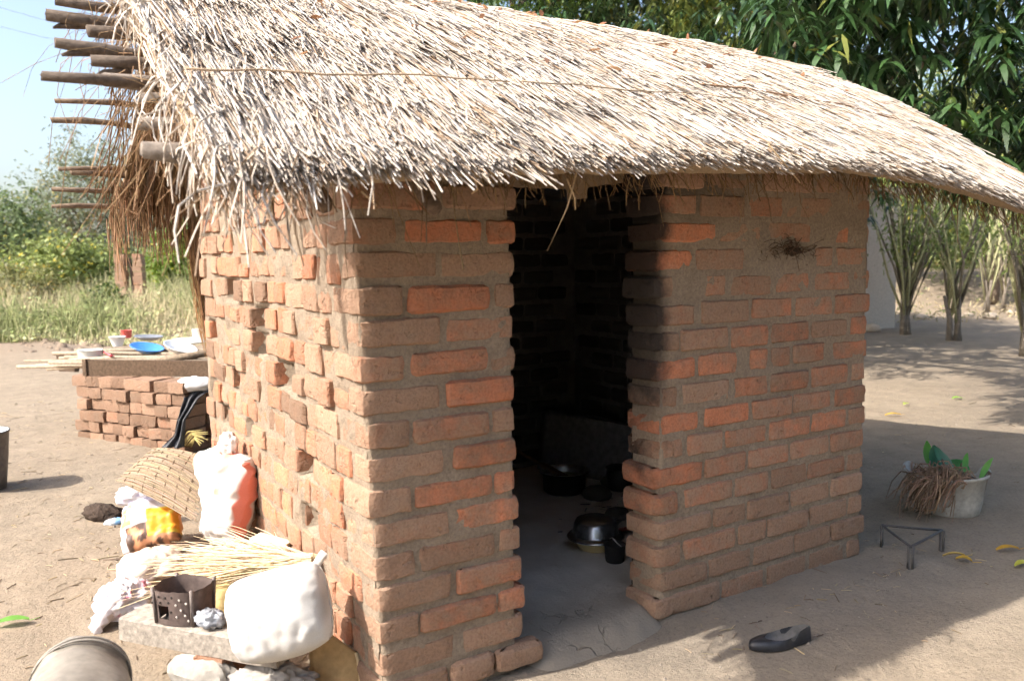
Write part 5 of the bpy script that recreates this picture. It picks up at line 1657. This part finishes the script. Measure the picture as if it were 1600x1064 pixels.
leaves_np('crown', pos, d, np.tile([0, 0, 1.], (N, 1))+rng.normal(0, .3, (N, 3)), rng.uniform(.13, .24, N), rng.uniform(.03, .05, N), cols, M_LEAFG, mt, .55)
rng = rngk
for (px, py, dd, L) in ((1486, 163, 5.6, 30), (1510, 190, 5.6, 40), (1519, 199, 5.65, 45), (1522, 187, 5.7, 35)):
    c = Vector(far(px, py, dd)); m = MB()
    m.lathe([(.0, -.048), (.018, -.044), (.031, -.025), (.036, .0), (.033, .024), (.02, .042), (.0, .047)], c, 16, rot_about('X', 8), (.22, .34, .07)); o = m.build('mango', M_LEAFG, mt)
    m = MB(); m.tube([c+Vector((0, 0, .045)), c+Vector((.006, 0, .12)), c+Vector((-.01, .01, .24))], .0025, 5, (.22, .25, .08)); m.build('stalk', M_BARK, mt)

# --- unseen trees added behind the viewer to keep low light off the hut front
for (x, y, r, sd, lab) in ((1.2, -8.2, 3.0, 71, 'unseen light-blocking tree added directly behind the viewer'), (6.2, -6.6, 3.0, 72, 'unseen light-blocking tree added behind the viewer on the right'), (-4.2, -8.4, 2.8, 73, 'unseen light-blocking tree added behind the viewer on the left')):
    tree('added_shading_tree', lab, 'tree', (x, y, .08), (x, y, 3.3), (r, r*.9, 2.5), 300, 12, .34, .13, (.07, .11, .035), sd, trunk_r=.16, clump_r=.6, hollow=.25)
# --- lighter trees beyond the roof ridge
def htree(px, py, dist, w, h, label, nclump, per, Lf, Wf, colr, seed, **kw):
    c = far(px, py, dist); g = zg(c[0], c[1])
    return tree('tree', label, 'tree', (float(c[0]), float(c[1]), g), V3(c), (w/2, w/2, h/2), nclump, per, Lf, Wf, colr, seed, **kw)
htree(800, -60, 11, 3.2, 2.4, 'feathery light green tree just above the thatch ridge', 300, 24, .16, .035, (.15, .24, .06), 41, trunk_r=.1, clump_r=.3, droop=.5)
htree(1010, -40, 13, 3.4, 3.0, 'grey green broad leaved tree above the middle of the ridge', 300, 22, .17, .07, (.15, .19, .085), 42, trunk_r=.12, clump_r=.35, droop=.3)
htree(1170, 10, 10.5, 2.0, 2.9, 'yellow green drooping tree between ridge trees and dark mango', 240, 24, .16, .04, (.22, .27, .07), 43, trunk_r=.1, clump_r=.28, droop=.6, down=.4)
htree(1560, 250, 20, 6.0, 4.2, 'bright yellow green tree beyond the yard on the right', 380, 24, .24, .07, (.22, .27, .08), 44, trunk_r=.12, clump_r=.5)
htree(1400, 230, 24, 6.0, 5.0, 'green tree far behind the pollarded shrubs', 320, 22, .26, .09, (.14, .19, .06), 45, trunk_r=.15, clump_r=.6)
ltree(1430, 33, .2, 3.4, 7.0, 'dense green hedge bush behind the earth bank, left part', 300, 22, .22, .1, (.17, .21, .08), 61, name='bush', cat='bush', trunk_r=.04, stems=3, clump_r=.5, hollow=.2)
ltree(1570, 31, .2, 3.2, 7.0, 'dense olive hedge bush behind the earth bank, right part', 300, 22, .22, .1, (.20, .22, .09), 62, name='bush', cat='bush', trunk_r=.04, stems=3, clump_r=.5, hollow=.2)
htree(1720, 200, 26, 7.0, 6.0, 'leafy tree just past the right edge of the yard', 320, 22, .26, .09, (.15, .20, .065), 46, trunk_r=.15, clump_r=.6)

# --- pollarded shrubs in the yard
def pollard(px, py, hgt_, nst, label, seed, fork=.35, r0=.10, lean__=.0, spread=.32, leafy=60):
    rr = random.Random(seed)
    b = at(px, py, GR); b[2] = zg(b[0], b[1])
    t = empty('pollarded_shrub', V3(b)); tag(t, label, 'shrub', 'pollarded shrubs in the yard')
    b = Vector(b)
    k0 = rr.choice([2, 3]); P1 = []
    for i in range(k0):
        a = (i-(k0-1)/2)*.5+rr.uniform(-.1, .1)
        top_ = b+RC*(a*fork*1.0)+Vector((0, 0, fork*hgt_))+BC*rr.uniform(-.12, .12)
        m = MB(); m.tube([b+RC*a*.15-Vector((0, 0, .05)), b.lerp(top_, .5)+RC*rr.uniform(-.03, .03), top_], [r0*1.15, r0*.9, r0*.72], 9, (.20, .17, .135)); m.build('trunk' if i == 0 else 'stem', M_BARK, t)
        P1.append(top_)
    tips = []
    for i in range(nst):
        p0 = b.lerp(P1[i % k0], rr.uniform(.35, 1)); a = rr.uniform(-1, 1)
        mid = p0+RC*(a*spread*.55)+BC*rr.uniform(-.2, .2)+Vector((0, 0, hgt_*.25)); tip = p0+RC*(a*spread*1.5+rr.uniform(-.05, .05))+BC*rr.uniform(-.35, .35)+Vector((0, 0, hgt_*rr.uniform(.5, .72)))
        c = (.22, .19, .14) if rr.random() < .55 else (.40, .39, .22)
        m = MB(); m.tube([p0-Vector((0, 0, .05)), mid, tip], [r0*.50, r0*.40, r0*.26], 6, c); m.build('branch', M_BARK, t)
        tips.append((mid, tip))
    n = leafy*nst; g = np.random.default_rng(seed); ix = g.integers(0, len(tips), n); tt = g.uniform(.1, 1.05, n)
    A = np.array([tuple(q[0]) for q in tips]); Bq = np.array([tuple(q[1]) for q in tips])
    pos = A[ix]*(1-tt)[:, None]+Bq[ix]*tt[:, None]+g.normal(0, .09, (n, 3)); d = g.normal(0, 1, (n, 3)); d[:, 2] -= .2
    cols = np.array([[.22, .29, .085]])*g.uniform(.6, 1.35, (n, 1))
    leaves_np('crown', pos, d, g.normal(0, .6, (n, 3))+np.array([0, 0, 1.]), g.uniform(.06, .13, n), g.uniform(.02, .035, n), cols, M_LEAF, t, .4)
pollard(1414, 522, 3.0, 34, 'large many stemmed pollarded shrub beside the hut wall end', 51, .24, .052, spread=.60, leafy=34)
pollard(1492, 532, 2.7, 18, 'slender pollarded shrub forking low, right of the large one', 52, .26, .044, spread=.48, leafy=34)
pollard(1602, 556, 2.8, 16, 'leaning pollarded shrub cut by the right edge', 53, .26, .044, spread=.45, leafy=16)
pollard(1540, 492, 3.2, 14, 'farther thin pollarded shrub before the earth bank', 54, .24, .045, spread=.5, leafy=16)
pollard(1566, 486, 3.2, 14, 'farthest thin pollarded shrub beside the bank', 55, .24, .042, spread=.5, leafy=16)
# pale house wall beyond, mostly hidden by the hut
hw = empty('pale_house', (14.2, 9.3, .1)); tag(hw, 'pale plastered house mostly hidden behind the right wall end', 'house')
hp = at(1398, 512, GR); R_h = I3 @ rot_about('Z', 20)
hx = R_h @ Vector((1, 0, 0)); hy = R_h @ Vector((0, 1, 0))
hc = Vector(hp)-hx*2.0+hy*1.6
m = MB(); m.box((hc.x, hc.y, 1.25), (4.0, 3.2, 2.5), R_h, (.50, .44, .36)); m.build('wall', M_PLAIN, hw, False)
m = MB(); m.box((hc.x, hc.y, 2.56), (4.5, 3.7, .10), R_h, (.40, .30, .2)); m.build('roof', M_STRAW, hw, False)
m = MB(); q = hc-hy*1.61-hx*.2; m.box((q.x, q.y, 1.05), (.8, .05, 1.9), R_h, (.2, .15, .1)); m.build('door', M_WOODG, hw, False)
# low dry weeds, rubble stones on the bank
n = 2600
pos = np.empty((n, 3))
for i in range(n):
    p = far(rng.uniform(1330, 1760), 420, rng.uniform(15.5, 34)); pos[i] = (p[0], p[1], zg(p[0], p[1])+rng.uniform(0, .25)*rng.random())
d = rng.normal(0, .6, (n, 3)); d[:, 2] = np.abs(rng.normal(.7, .4, n))
gg = np.array([fbm(q[0]*.35, q[1]*.35, 4.4, 2) for q in pos])
cols = np.where((gg+rng.normal(0, .2, n) > .12)[:, None], np.array([[.17, .22, .07]]), np.array([[.40, .33, .19]]))*rng.uniform(.7, 1.25, (n, 1))
tag(leaves_np('bank_weeds', pos, d, np.tile([1., 0, 0], (n, 1)), rng.uniform(.06, .2, n), rng.uniform(.012, .03, n), cols, M_LEAF), 'dry and green weeds on the low bank behind the yard', 'weeds', kind='stuff')
stn = [(1362, 610-92, .16, 'rounded stone lying beside the wall end under the shrub'), (1548, 498, .15, 'pale boulder on the foot of the bank'), (1512, 495, .12, 'flat pale stone left of the boulder on the bank'), (1440, 497, .11, 'light stone behind the large pollarded shrub'), (1580, 492, .1, 'small pale stone right of the boulder')]
for i, (px, py, s, lab) in enumerate(stn):
    p = at(px, py, GR); p[2] = zg(p[0], p[1])
    m = crumple(p+np.array([0, 0, s*.3]), I3, s, s*.7, s*.55, i*4.7, .16, 10, lambda d, q: (.48, .40, .31), -.5, 1.5)
    tag(m.build('stone', M_PLAIN), lab, 'stone', 'stones at the foot of the bank')


# small stones trodden into the yard
m = MB(); R4 = random.Random(31)
for i in range(420):
    x, y = (R4.uniform(-1.6, -.1), R4.uniform(.3, 8)) if i < 210 else (R4.uniform(.7, 7), R4.uniform(-1.1, 4.5))
    if -.02 < x < 2.4 and -.03 < y < 2.12: y = -.12-R4.random()*.5
    s_ = R4.uniform(.003, .009)*(1 if R4.random() < .9 else 2.0); z = zg(x, y); g = R4.uniform(.6, 1.3)
    a = R4.uniform(0, 6); ca, sa = math.cos(a)*s_, math.sin(a)*s_
    m.add([(x+ca, y+sa, z-.001), (x-sa*.8, y+ca*.8, z), (x-ca, y-sa, z-.001), (x+sa*.8, y-ca*.8, z), (x+ca*.2, y, z+s_*.75)], [(0, 1, 4), (1, 2, 4), (2, 3, 4), (3, 0, 4)], (.27*g, .23*g, .19*g))
tag(m.build('pebbles', M_PLAIN, None, False), 'small pebbles and crumbs of earth trodden into the yard', 'pebbles', kind='stuff')
